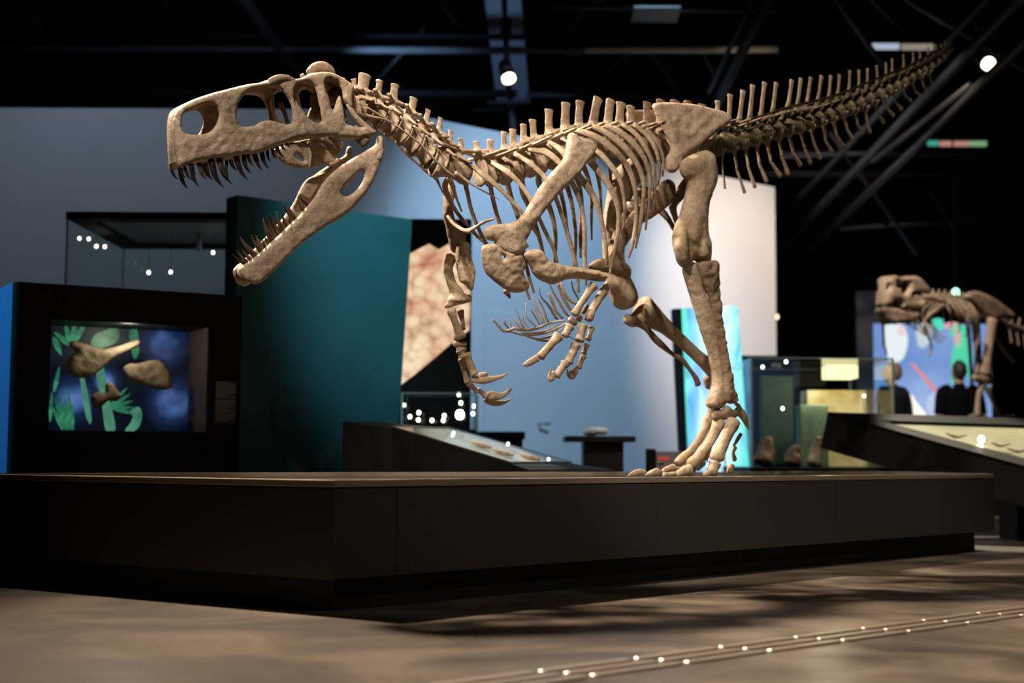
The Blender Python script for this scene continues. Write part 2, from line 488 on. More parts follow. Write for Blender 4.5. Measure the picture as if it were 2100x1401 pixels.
WALLM = plain('painted_wall', (0.52, 0.53, 0.55), 0.8, 0, 0.25, noise=0.025, nscale=1.5)
def st(name, VF, mat, label=None, bevel=0):
    return tag(solid(name, VF, mat, None, bevel), label, None, None, 'structure')
st('floor', box((-14, -4, -0.2), (16, 30, 0)), CONCRETE)
st('ceiling', box((-14, -4, 9.0), (16, 30, 9.2)), DARKWALL)
st('wall_back', box((-14, 30, 0), (16, 30.2, 9)), DARKWALL)
st('wall_left', box((-14.2, -4, 0), (-14, 30, 9)), DARKWALL)
st('wall_right', box((16, -4, 0), (16.2, 30, 9)), DARKWALL)
st('wall_front', box((-14, -4.2, 0), (16, -4, 9)), DARKWALL)
# free-standing exhibition walls: one parallel to the picture, one receding to the right from the corner
WC, WE = np.array([-1.23, 13.8]), np.array([3.30, 17.7])
wd = (WE - WC) / np.linalg.norm(WE - WC); wn = np.array([wd[1], -wd[0]])
WH = P(400, 223, 13.8)[2]
st('wall_gallery_grey', prism([(-11, 13.8), WC, (WC[0], 14.1), (-11, 14.1)], 0, WH), WALLM)
st('wall_gallery_white', prism([WC + wn * 0.0, WE, WE - wn * 0.2, WC - wn * 0.2], 0, WH), WALLM)
def onwall(px, z=None, py=None):
    d = ray(px, py if py is not None else 800)
    k = np.dot(np.array([*WC, 0]) - CAM, [wn[0], wn[1], 0]) / np.dot(d, [wn[0], wn[1], 0])
    p = CAM + d * k
    if z is not None: p[2] = z
    return p
wn3 = np.array([wn[0], wn[1], 0]); wd3 = np.array([wd[0], wd[1], 0])
da, db = onwall(992, 0), onwall(1116, 0)
door = tag(empty('door_1', (da + db) / 2), 'flush pale service door in the blue-lit gallery wall', None, None, 'structure')
solid('door_leaf', slab([da + UP * 0.01, db + UP * 0.01, db + UP * 2.1, da + UP * 2.1], wn3 * 0.012), WALLM, door, 0.002)
hb = onwall(1103, 0.95) + wn3 * 0.012
g = Geo(); g.add(tube([hb, hb + wn3 * 0.06], 0.011, n=3)); g.add(tube([hb + wn3 * 0.06 - wd3 * .01, hb + wn3 * 0.06 + wd3 * 0.12], 0.011, n=3)); g.mk('door_handle', plain('handle_steel', (0.35, 0.36, 0.38), 0.3, 0.9), door)

# ------------------------------------------------------------------ ceiling steelwork
TRUSS = plain('truss_paint', (0.012, 0.015, 0.020), 0.5, 0.2)
TRUSSL = plain('truss_paint_pale', (0.10, 0.12, 0.15), 0.5, 0.2)
def beam(name, p0, p1, r, mat, parent, sq=False):
    if sq:
        p0, p1 = np.asarray(p0), np.asarray(p1)
        t = unit(p1 - p0); a = unit(np.cross(t, UP)) if abs(t[2]) < 0.95 else np.array([1.0, 0, 0]); b = np.cross(a, t)
        q = [p0 + a * r + b * r, p0 - a * r + b * r, p0 - a * r - b * r, p0 + a * r - b * r]
        return solid(name, slab(q, p1 - p0), mat, parent, r * 0.1)
    g = Geo(); g.add(tube([p0, p1], [r, r], n=3, seg=10, tip=0.02)); return g.mk(name, mat, parent)
rows = [  # (name, label, list of (x0,y0,Y0,x1,y1,Y1,r,pale))
 ('roof_truss', 'dark tubular roof truss with long straight pipe crossing above the skull',
  [(-60, 100, 16, 1200, 104, 16, .045, 1), (-60, 72, 16.6, 1100, 76, 16.6, .04, 0), (-40, 188, 17, 1060, 192, 17, .05, 0),
   (10, -20, 15.5, 255, 245, 17, .06, 0), (-30, 20, 15.4, 190, 215, 17, .04, 0), (150, -20, 15.5, 108, 72, 16.6, .035, 0), (270, -20, 15.5, 110, 78, 16.6, .03, 0),
   (355, -15, 15.6, 235, 190, 17, .035, 0), (490, -20, 15, 645, 200, 17, .07, 1), (470, -20, 15, 600, 180, 17, .03, 0), (630, -20, 15.6, 570, 80, 16.6, .03, 0), (740, -15, 15.6, 590, 70, 16.6, .025, 0),
   (880, -20, 15.5, 950, 60, 16.6, .03, 0), (760, 180, 17, 870, 60, 16.6, .03, 0)]),
 ('roof_truss', 'roof truss above the ribcage with warm-lit pipe end',
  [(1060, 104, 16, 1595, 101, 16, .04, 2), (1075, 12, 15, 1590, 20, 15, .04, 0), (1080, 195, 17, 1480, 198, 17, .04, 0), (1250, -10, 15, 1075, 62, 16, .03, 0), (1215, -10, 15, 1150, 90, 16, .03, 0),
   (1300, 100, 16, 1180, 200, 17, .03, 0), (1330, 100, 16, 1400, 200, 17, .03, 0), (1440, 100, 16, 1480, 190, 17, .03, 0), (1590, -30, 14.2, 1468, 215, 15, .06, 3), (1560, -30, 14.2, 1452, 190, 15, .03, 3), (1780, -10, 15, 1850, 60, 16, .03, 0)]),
 ('roof_truss', 'heavy diagonal roof truss crossing behind the raised tail',
  [(2130, -40, 12.0, 1600, 510, 19, .055, 0), (2060, -40, 12.4, 1560, 490, 19.4, .04, 0), (2160, 30, 12.0, 1650, 520, 19, .05, 3), (1990, 175, 13.6, 1790, 330, 15.8, .035, 3), (1660, 352, 17.5, 1900, 348, 17.5, .03, 0), (1560, 358, 18, 2140, 352, 18, .05, 0),
   (1830, -20, 14, 2120, 150, 14, .04, 0), (1700, -20, 15, 1860, 200, 16, .03, 0), (1700, 270, 17, 1880, 520, 18, .03, 0), (2140, 440, 18, 1720, 470, 18, .03, 0), (1900, 380, 18, 1960, 470, 18, .03, 0), (2140, 310, 17, 1600, 318, 17, .04, 0)]),
]
PIPE_LIT = plain('pipe_lit_tone', (0.6, 0.5, 0.42), 0.5)  # warm light on the pipe end is put into this pale colour
spot('pipe_fill_spot', P(1560, 300, 13.5), P(1535, 101, 16), 60, WARM2, 16, 0.9)  # added lamp without a fixture, brightens the right end of the pipe
TRW = plain('truss_warm_grey', (0.03, 0.027, 0.025), 0.45, 0.3)
for nm, lab, bs in rows:
    mid = np.mean([P(b[0], b[1], b[2]) for b in bs], axis=0)
    e = empty(nm, mid, lab, 'roof truss', 'roof trusses under the ceiling')
    for (x0, y0, Y0, x1, y1, Y1, r, pale) in bs:
        beam('truss_tube', P(x0, y0, Y0), P(x1, y1, Y1), r, (TRUSS, TRUSSL, PIPE_LIT, TRW)[pale], e)
# pale column behind the neck
ce = empty('steel_column', P(1040, 100, 19), 'pale blue-lit twin steel mast standing behind the neck', 'column')
for (x0, x1, xt0, xt1) in ((1018, 1040, 990, 1026), (1051, 1085, 1037, 1066)):
    a, b, c, d = P(x0, 205, 19), P(x1, 205, 19), P(xt1, -40, 17.5), P(xt0, -40, 17.5)
    solid('flange', slab([a, b, c, d], (0, 0.1, 0.02)), plain('column_paint', (0.20, 0.25, 0.33), 0.5), ce, 0.005)
beam('post', P(1046, 208, 19), P(1058, 300, 19.0), 0.035, TRUSSL, ce, True)
beam('cross_plate', P(1000, 212, 18.9), P(1088, 209, 18.9), 0.03, TRUSSL, ce, True)
beam('cross_plate', P(970, 225, 18.9), P(1035, 224, 18.9), 0.025, TRUSSL, ce, True)
beam('web', P(1047, 205, 19.1), P(1032, -40, 17.7), 0.05, TRUSS, ce, True)
spot('column_wash', (-2.0, 14.5, 4.6), (0.0, 18.6, 5.6), 260, (0.45, 0.68, 1.0), 50, 0.8, 0.1)
# ceiling light strips, a screen's coloured reflection as glowing bars, and reflector panel
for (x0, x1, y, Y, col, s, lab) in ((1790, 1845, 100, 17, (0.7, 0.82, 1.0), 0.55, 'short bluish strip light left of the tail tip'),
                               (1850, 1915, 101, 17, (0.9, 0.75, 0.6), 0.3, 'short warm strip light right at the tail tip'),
                               (1904, 1925, 298, 20, (0.1, 0.75, 0.6), 0.45, 'green end of a screen reflection built as a glowing bar below the tail'),
                               (1928, 1988, 299, 20, (0.9, 0.42, 0.36), 0.5, 'red middle of a screen reflection built as a glowing bar below the tail'),
                               (1990, 2024, 299, 20, (0.35, 0.75, 0.35), 0.5, 'light green end of a screen reflection built as a glowing bar below the tail')):
    e = empty('glow_strip', P((x0 + x1) / 2, y, Y), lab, 'strip light')
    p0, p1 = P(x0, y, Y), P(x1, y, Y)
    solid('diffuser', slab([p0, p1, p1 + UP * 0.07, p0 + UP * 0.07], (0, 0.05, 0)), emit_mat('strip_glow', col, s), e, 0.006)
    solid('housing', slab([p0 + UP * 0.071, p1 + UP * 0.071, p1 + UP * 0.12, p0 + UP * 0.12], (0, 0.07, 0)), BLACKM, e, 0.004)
    pm = (p0 + p1) / 2 + UP * .12 + np.array([0, .035, 0])
    g = Geo(); g.add(tube([pm, [pm[0], pm[1], 9.0]], .008, n=3, seg=6)); g.mk('hanging_rod', BLACKM, e)
a, b, c, d = P(1294, 46, 14), P(1388, 47, 14), P(1396, 17, 13.4), P(1300, 17, 13.4)
tag(solid('ceiling_panel', slab([a, b, c, d], (0, 0, 0.03)), plain('panel_khaki', (0.03, 0.032, 0.026), 0.6), None, 0.004), 'small khaki rectangular ceiling panel above the back', 'ceiling panel')
def track_lamp(px, py, Y, dirv, r, label):
    c = P(px, py, Y); dv = unit(np.array(dirv, float))
    e = empty('track_lamp', c, label, 'spotlight', 'track spotlights')
    g = Geo(); g.add(tube([c - dv * 0.22, c - dv * 0.16, c - dv * 0.02], [r * .7, r, r * 1.05], n=7, seg=20, tip=0.1)); g.mk('lamp_body', BLACKM, e)
    g = Geo(); g.add(tube([c - dv * 0.10, c - dv * 0.08], [r * 1.12, r * 1.12], n=2, seg=20, tip=0.02)); g.mk('trim_ring', plain('ring_grey', (0.12, 0.11, 0.11), 0.4, 0.6), e)
    g = Geo(); g.add(tube([c - dv * 0.01, c + dv * 0.025], [r, r], n=2, seg=20, tip=0.06)); g.mk('lens', emit_mat('lamp_glow', (1.0, 0.9, 0.62), 5), e)
    g = Geo(); g.add(tube([c - dv * 0.14, c - dv * 0.16 + UP * 0.25, c - dv * 0.16 + UP * 0.33], 0.02, n=7)); g.mk('stem', BLACKM, e)
    solid('adapter', box(c - dv * 0.16 + np.array([-.05, -.06, .3]), c - dv * 0.16 + np.array([.07, .06, .5])), BLACKM, e, 0.005)
    top = c - dv * 0.16 + np.array([.01, 0, .5])
    g = Geo(); g.add(tube([top, [top[0], top[1], 9.0]], .012, n=3, seg=8)); g.mk('hanging_rod', BLACKM, e)
    return c
track_lamp(1043, 160, 14.6, (0.25, -0.42, -0.88), 0.07, 'round black track spotlight glowing in front of the pale mast')
track_lamp(2026, 130, 14.6, (0.25, -0.7, -0.6), 0.07, 'black track spotlight glowing to the right of the tail tip')

# ------------------------------------------------------------------ tactile guide bars on the floor
SS = plain('brushed_steel', (0.55, 0.47, 0.40), 0.38, 0.85, bump=0.05, nscale=200)
def fl(px, py):
    d = ray(px, py); return CAM + d * (-CAM[2] / d[2])
g0, g1 = fl(1298, 1354), fl(2100, 1247)
gd = unit(g1 - g0); gp = np.array([gd[1], -gd[0], 0])
strip = empty('tactile_guide_strip', g0 * [1, 1, 0], 'three rows of steel tactile guide bars let into the floor', 'guide strip')
me = None
PITCHB = 0.385
for r in range(3):
    for k in range(-4, 9):
        c = g0 + gd * ((k + 0.5) * PITCHB + r * 0.028) + gp * (r * 0.072)
        c[2] = 0.0
        if me is None:
            n = 8; L2, w = PITCHB / 2 - 0.033, 0.021
            out = [(L2 + w * math.cos(a), w * math.sin(a)) for a in np.linspace(-math.pi / 2, math.pi / 2, n)] + [(-L2 - w * math.cos(a), -w * math.sin(a)) for a in np.linspace(-math.pi / 2, math.pi / 2, n)]
            L2o = L2 + 0
            top = [(x * 0.985, y * 0.72) for x, y in out]
            V = [(x, y, 0.0) for x, y in out] + [(x, y, 0.004) for x, y in out] + [(x, y, 0.0065) for x, y in top]
            m = len(out)
            Fc = [tuple(range(2 * m, 3 * m)), tuple(range(m))[::-1]] + [(i + s * m, (i + 1) % m + s * m, (i + 1) % m + (s + 1) * m, i + (s + 1) * m) for s in (0, 1) for i in range(m)]
            me = bpy.data.meshes.new('guide_bar'); me.from_pydata(V, [], Fc); me.update()
        o = link_mesh('guide_bar', me, SS, strip, c)
        o.rotation_euler = (0, 0, math.atan2(gd[1], gd[0]))

# ------------------------------------------------------------------ platform
PA, PB, PC, PD = np.array([-0.66, 5.34]), np.array([3.14, 9.30]), np.array([2.76, 10.8]), np.array([-2.75, 6.79])
PLAT = [PA, PB, PC, PD]
def inset(poly, d):
    n = len(poly); out = []
    for i in range(n):
        a, b, c = poly[i - 1], poly[i], poly[(i + 1) % n]
        e1, e2 = unit(b - a), unit(c - b)
        n1, n2 = np.array([-e1[1], e1[0]]), np.array([-e2[1], e2[0]])
        k = d / (1 + n1 @ n2)
        out.append(b + (n1 + n2) * k)
    return out
PANEL = plain('platform_panel', (0.04, 0.037, 0.032), 0.5, 0, 0.35, noise=0.12, nscale=60, bump=0.03)
PLINTH = plain('platform_plinth', (0.004, 0.006, 0.009), 0.6)
RIM = plain('platform_rim', (0.34, 0.28, 0.22), 0.28, 0.3, 0.5)
DECK = plain('platform_deck', (0.05, 0.042, 0.034), 0.45, 0, 0.4, noise=0.1, nscale=20)
plat = empty('display_platform', (*np.mean(PLAT, axis=0), 0), 'low dark grey angular platform under the large skeleton', 'platform')
solid('plinth', prism(inset(PLAT, 0.11), 0, 0.131), PLINTH, plat)
solid('core', prism(inset(PLAT, 0.035), 0.131, 0.455), PLINTH, plat)
solid('deck', prism(inset(PLAT, 0.045), 0.456, 0.472), DECK, plat)
def on_edge(a, b, px):
    d = ray(px, 980); dx = d[0] / d[1]
    t = (dx * a[1] - a[0]) / ((b[0] - a[0]) - dx * (b[1] - a[1])); return t
IN = inset(PLAT, 0.03); RI = inset(PLAT, 0.055)
for e in range(4):
    a, b = PLAT[e], PLAT[(e + 1) % 4]; ai, bi = IN[e], IN[(e + 1) % 4]
    cuts = [0.0] + ([on_edge(PA, PB, x) for x in (815, 1348, 1720)] if e == 0 else [0.33, 0.66] if e == 2 else [0.5] if e == 3 else []) + [1.0]
    for t0, t1 in zip(cuts[:-1], cuts[1:]):
        gp_ = 0.0012 / np.linalg.norm(b - a)
        s0, s1 = t0 + (gp_ if t0 > 0 else 0), t1 - (gp_ if t1 < 1 else 0)
        lp = lambda u, v, t: u + (v - u) * t
        solid('side_panel', prism([lp(a, b, s0), lp(a, b, s1), lp(ai, bi, s1), lp(ai, bi, s0)], 0.131, 0.468), PANEL, plat, 0.0012)
    ra, rb = RI[e], RI[(e + 1) % 4]
    solid('rim', prism([a, b, rb, ra], 0.473, 0.5), RIM, plat, 0.003)
g = Geo(); q = P(1354, 962, 8.2); q[2] = 0.472
g.add(tube([q, q + UP * 0.085], 0.004, n=3)); g.add(tube([q + UP * 0.085 + AX * 0.028, q + UP * 0.085 - AX * 0.028], 0.005, n=3))
tag(g.mk('support_pin', BLACKM), 'thin black T-shaped pin standing by the toe bones', 'pin')
# ================================================================== THE LARGE SKELETON
base = D(1440, 972, 0.0); base[2] = 0.472
SKEL = empty('dinosaur_skeleton', base, 'large mounted tan theropod skeleton with gaping jaws on the low platform', 'skeleton')
def part(name, geo, mat=None, parent=None, label=None):
    g = Geo()
    for x in (geo if isinstance(geo, list) else [geo]): g.add(x)
    o = g.mk(name, mat or BONE, parent or SKEL)
    fix_normals(o)
    return tag(o, label)
def rpart(name, geo, mat=None, parent=None, vox=0.007, it=3, label=None):
    g = Geo()
    for x in (geo if isinstance(geo, list) else [geo]): g.add(x)
    return tag(g.remesh(name, mat or BONE, parent or SKEL, vox, it, .5, .0028), label)

# ---- skull
def skw(x, y):
    return float(np.interp(x, [60, 110, 200, 400, 700, 950, 1250], [0.022, 0.05, 0.07, 0.088, 0.105, 0.135, 0.15])) * float(np.interp(y, [80, 200, 450, 660], [0.78, 0.9, 1.0, 0.93]))
SK_OUT = [(105, 665), (84, 610), (72, 520), (66, 440), (70, 380), (95, 330), (150, 288), (215, 260), (300, 232), (380, 212), (450, 195), (520, 180), (580, 172),
  (630, 158), (665, 138), (720, 130), (765, 136), (790, 148), (830, 140), (870, 118), (935, 108), (1000, 112), (1045, 130), (1095, 160), (1132, 195), (1128, 240), (1124, 290), (1132, 330),
  (1165, 385), (1205, 425), (1262, 455), (1255, 482), (1190, 497), (1130, 503), (1050, 500), (1000, 490), (920, 495), (860, 495), (800, 502), (740, 520),
  (690, 540), (640, 560), (590, 580), (540, 590), (480, 592), (440, 600), (380, 608), (320, 615), (260, 625), (200, 635), (150, 655)]
H_NAR = [(120, 400), (127, 360), (150, 340), (190, 326), (240, 306), (290, 297), (322, 312), (340, 345), (335, 385), (315, 430), (280, 462), (230, 475), (180, 475), (140, 465), (122, 440)]
H_ANT = [(445, 350), (455, 295), (480, 252), (515, 220), (560, 202), (620, 194), (680, 200), (715, 222), (743, 262), (765, 310), (772, 360), (770, 402), (745, 415), (700, 407), (650, 393), (610, 392), (575, 405), (548, 422), (480, 428), (452, 405)]
H_ORB = [(782, 220), (797, 182), (830, 166), (870, 168), (900, 192), (915, 235), (925, 290), (940, 340), (945, 388), (925, 408), (890, 395), (850, 362), (812, 332), (787, 290)]
H_LTF = [(962, 160), (1000, 150), (1040, 168), (1060, 210), (1070, 270), (1092, 302), (1122, 342), (1160, 390), (1185, 425), (1160, 433), (1110, 420), (1085, 405), (1072, 330), (1052, 250), (1035, 262), (1010, 330), (995, 300), (985, 255), (968, 210)]
side = plate(1, SK_OUT, [H_NAR, H_ANT, H_ORB, H_LTF], skw, 0.017, 34, 11, 0.10)
# roof and snout bridge between both sides
bridge_px = [(88, 640), (74, 560), (68, 470), (70, 400), (80, 355), (110, 318), (160, 288), (240, 257), (330, 230), (430, 204), (520, 184), (600, 172), (660, 150), (720, 140), (780, 150), (840, 145), (900, 122), (970, 116), (1040, 136), (1100, 170)]
def bridge(k, path, wf, th, m=11, bulge=0.25):
    V, Fc = [], []
    Pm = poly_resample(path, 14, closed=False)
    inw = D(*Z(k, 560, 380), 0)
    for p in Pm:
        w = wf(p[0], p[1])
        a = D(*Z(k, p[0], p[1]), w); b = mir(a); c = (a + b) / 2; hd = (a - b) / 2
        o = unit(c - inw)
        for s, off in ((1, 0), (0, -th)):
            for i in range(m):
                u = math.cos(math.pi * i / (m - 1)); v = math.sin(math.pi * i / (m - 1))
                V.append(c + hd * u + o * (v * bulge * np.linalg.norm(hd) * 0.5 + off))
    n = len(Pm); st_ = 2 * m
    for i in range(n - 1):
        for j in range(m - 1):
            for lay, fl_ in ((0, 0), (m, 1)):
                f = (i * st_ + lay + j, i * st_ + lay + j + 1, (i + 1) * st_ + lay + j + 1, (i + 1) * st_ + lay + j)
                Fc.append(f[::-1] if fl_ else f)
        for j in (0, m - 1):
            Fc.append((i * st_ + j, (i + 1) * st_ + j, (i + 1) * st_ + m + j, i * st_ + m + j))
    for i in (0, n - 1):
        for j in range(m - 1):
            Fc.append((i * st_ + j, i * st_ + j + 1, i * st_ + m + j + 1, i * st_ + m + j))
    return np.array(V), Fc
roof = bridge(1, bridge_px, skw, 0.014)
boss = bone(1, [(868, 118, -0.10, 26), (905, 92, -0.10, 36), (950, 84, -0.10, 38), (990, 100, -0.10, 30), (1010, 125, -0.1, 18)], 0.8, 14)
boss2 = bone(1, [(822, 135, -0.08, 12), (838, 128, -0.08, 14)], 0.8, 10)
brow = bone(1, [(640, 165, 0.10, 20), (690, 146, 0.105, 22), (745, 146, 0.105, 20), (785, 165, 0.1, 16)], 0.7)
post = bone(1, [(880, 140, 0.10, 20), (925, 150, 0.115, 24), (945, 200, 0.12, 20), (950, 290, 0.13, 19), (962, 370, 0.135, 24), (985, 430, 0.135, 26)], 0.6)
lac = bone(1, [(770, 170, 0.10, 20), (776, 240, 0.1, 14), (790, 310, 0.105, 20), (830, 370, 0.11, 28)], 0.6)
back = bone(1, [(1060, 150, 0.11, 20), (1090, 210, 0.12, 20), (1098, 290, 0.13, 18), (1135, 360, 0.14, 16), (1190, 420, 0.145, 20), (1240, 462, 0.15, 20)], 0.7)
mx_r = bone(1, [(120, 560, 0.055, 45), (260, 560, 0.075, 45), (430, 530, 0.088, 50), (600, 490, 0.1, 48), (760, 460, 0.11, 40)], 0.3)
skull = part('skull', [side, mirror_geo(side), roof, boss, boss2, brow, post, lac, back, mirror_geo(brow), mirror_geo(post), mirror_geo(lac), mirror_geo(back), mx_r, mirror_geo(mx_r)], BONE_SK)
quad = bone(1, [(1130, 440, 0.12, 30), (1180, 500, 0.13, 42), (1205, 520, 0.135, 40)], 0.7)
part('quadrate', quad, BONE_BROWN, skull); part('quadrate', mirror_geo(quad), BONE_BROWN, skull)
rpart('braincase', [bone(1, [(905, 240, 0.0, 30), (915, 310, 0.0, 34), (920, 380, 0.0, 26)], 1.2), bone(1, [(905, 300, 0, 25), (1000, 260, 0, 45), (1060, 240, 0, 50), (1100, 260, 0, 40)], 1.3),
      bone(1, [(1040, 250, 0.03, 16), (1050, 320, 0.03, 30), (1070, 400, 0.05, 36)], .5)], BONE_BROWN, skull, 0.006)
pal = plate(1, [(680, 565), (760, 522), (860, 510), (930, 520), (985, 572), (1030, 622), (1050, 640), (1000, 652), (930, 655), (870, 670), (800, 672), (735, 650), (690, 612)], [[(785, 600), (800, 590), (830, 615), (838, 632), (812, 625)]], lambda x, y: -0.02, 0.012, 25, 12)
part('palate', [pal, bone(1, [(870, 520, 0.0, 12), (878, 600, 0.0, 9), (872, 670, 0.0, 5)]), bone(1, [(985, 650, -0.02, 14), (1020, 640, -0.02, 18), (1040, 625, -0.02, 12)]),
     bone(1, [(660, 590, -.03, 24), (760, 560, -.02, 34), (880, 530, -.02, 30)], .4)], BONE, skull)
part('cheek_spike', bone(1, [(950, 497, 0.06, 16), (985, 520, 0.06, 15), (1012, 545, 0.06, 10), (1036, 576, 0.06, 2)]), BONE_BROWN, skull)
# far-side inner struts seen through the openings
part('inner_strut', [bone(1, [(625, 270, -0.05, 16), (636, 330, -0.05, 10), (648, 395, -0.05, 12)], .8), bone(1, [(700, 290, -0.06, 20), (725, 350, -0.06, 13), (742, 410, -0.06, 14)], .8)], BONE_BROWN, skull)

# ---- lower jaw
def jww(x, y):
    return float(np.interp(x, [440, 500, 600, 900, 1300], [0.02, 0.045, 0.062, 0.10, 0.14]))
J_OUT = [(1270, 487), (1298, 485), (1305, 540), (1300, 600), (1285, 655), (1255, 730), (1215, 802), (1160, 872), (1105, 928), (1050, 970), (970, 1012), (880, 1075), (820, 1122), (760, 1182),
  (700, 1242), (640, 1302), (590, 1340), (550, 1352), (500, 1335), (468, 1300), (455, 1265), (485, 1238), (520, 1216), (560, 1185), (600, 1150), (650, 1102), (700, 1057), (750, 1007), (800, 960),
  (850, 905), (900, 842), (940, 772), (985, 718), (1050, 662), (1120, 617), (1200, 570), (1250, 540), (1263, 512)]
J_H = [(1058, 825), (1070, 790), (1110, 750), (1160, 702), (1184, 695), (1190, 722), (1170, 770), (1130, 815), (1090, 838)]
jside = plate(1, J_OUT, [J_H], jww, 0.017, 40, 11, 0.08)
jl = Geo().add(jside).add(mirror_geo(jside))
jl.add(tube([D(*Z(1, 530, 1290), .045), D(*Z(1, 490, 1285), 0.0), mir(D(*Z(1, 530, 1290), .045))], [0.032, 0.036, 0.032], n=9))
jl.add(bone(1, [(1275, 500, 0.135, 15), (1285, 560, 0.14, 24), (1270, 620, 0.14, 30)], .7)); 
jaw = jl.mk('lower_jaw', BONE_SK, SKEL); fix_normals(jaw)
cor = plate(1, [(778, 895), (795, 845), (812, 800), (850, 742), (905, 712), (962, 690), (1005, 655), (1046, 640), (1040, 662), (985, 715), (940, 772), (900, 842), (850, 900), (800, 930)], [], lambda x, y: -jww(x, y) * 0.55, 0.01, 26, 13)
part('inner_jaw_plate', cor, BONE_SK, jaw)

# ---- teeth (each a piece of its own)
def tooth(parent, x0, y0, x1, y1, w, r, mat, bend=0.16, mirrored=False):
    mx_, my = (x0 + x1) / 2, (y0 + y1) / 2
    dx, dy = x1 - x0, y1 - y0
    sg = 1 if parent is skull else -1
    bx, by = mx_ - dy * bend * sg * .7, my + dx * bend * sg * .7
    VF = bone(1, [(x0 - dx * .12, y0 - dy * .12, w, r * 1.05), (x0 * .75 + x1 * .25 + (bx - mx_) * .7, y0 * .75 + y1 * .25 + (by - my) * .7, w, r), (bx, by, w, r * .8), (x0 * .25 + x1 * .75 + (bx - mx_) * .72, y0 * .25 + y1 * .75 + (by - my) * .72, w, r * .48), (x1, y1, w, r * .06)], 0.6, 8, 0, 11, 0.2)
    if mirrored: VF = mirror_geo(VF)
    return part('tooth', VF, mat, parent)
UT = [(112, 668, 150, 730, 10), (142, 668, 186, 745, 11), (182, 662, 224, 782, 16), (228, 650, 272, 742, 15), (258, 648, 281, 690, 9), (300, 630, 371, 788, 21), (345, 618, 388, 722, 19), (388, 640, 402, 732, 10), (445, 600, 515, 745, 18),
      (488, 600, 523, 690, 12), (512, 596, 548, 662, 13), (556, 588, 599, 688, 14), (594, 578, 637, 678, 15), (626, 570, 646, 640, 10), (655, 560, 680, 622, 9), (680, 545, 727, 612, 12), (706, 530, 738, 572, 9), (735, 522, 762, 552, 7)]
for i, (a, b, c, d, r) in enumerate(UT):
    w = skw(a, 640) - 0.006
    tooth(skull, a, b, c, d, w, r, TOOTH2 if i in (6, 3, 10, 15) else TOOTH)
    if i % 2 == 0 and i < 15: tooth(skull, a, b, c, d - 10, w, r, TOOTH, mirrored=True)
LT = [(505, 1240, 418, 1175, 10, 0), (512, 1228, 442, 1148, 11, 0), (528, 1208, 475, 1145, 11, 0), (556, 1188, 463, 1070, 18, 0), (592, 1162, 530, 1064, 15, 0), (604, 1142, 548, 1050, 14, 1), (612, 1134, 595, 1085, 8, 0), (632, 1114, 610, 1074, 9, 1),
      (654, 1092, 600, 968, 19, 0), (676, 1072, 615, 950, 16, 1), (696, 1058, 640, 938, 17, 1), (716, 1038, 677, 926, 15, 0), (734, 1005, 712, 930, 9, 1), (792, 972, 745, 888, 13, 0), (772, 960, 716, 874, 13, 1), (764, 1000, 750, 962, 9, 0), (838, 922, 805, 860, 11, 0), (860, 888, 815, 838, 10, 0)]
for a, b, c, d, r, far in LT:
    w = jww(a, b)
    tooth(jaw, a, b, c, d, -w * 0.7 if far else w - 0.008, r, TOOTH2 if r > 10 else TOOTH, 0.08)

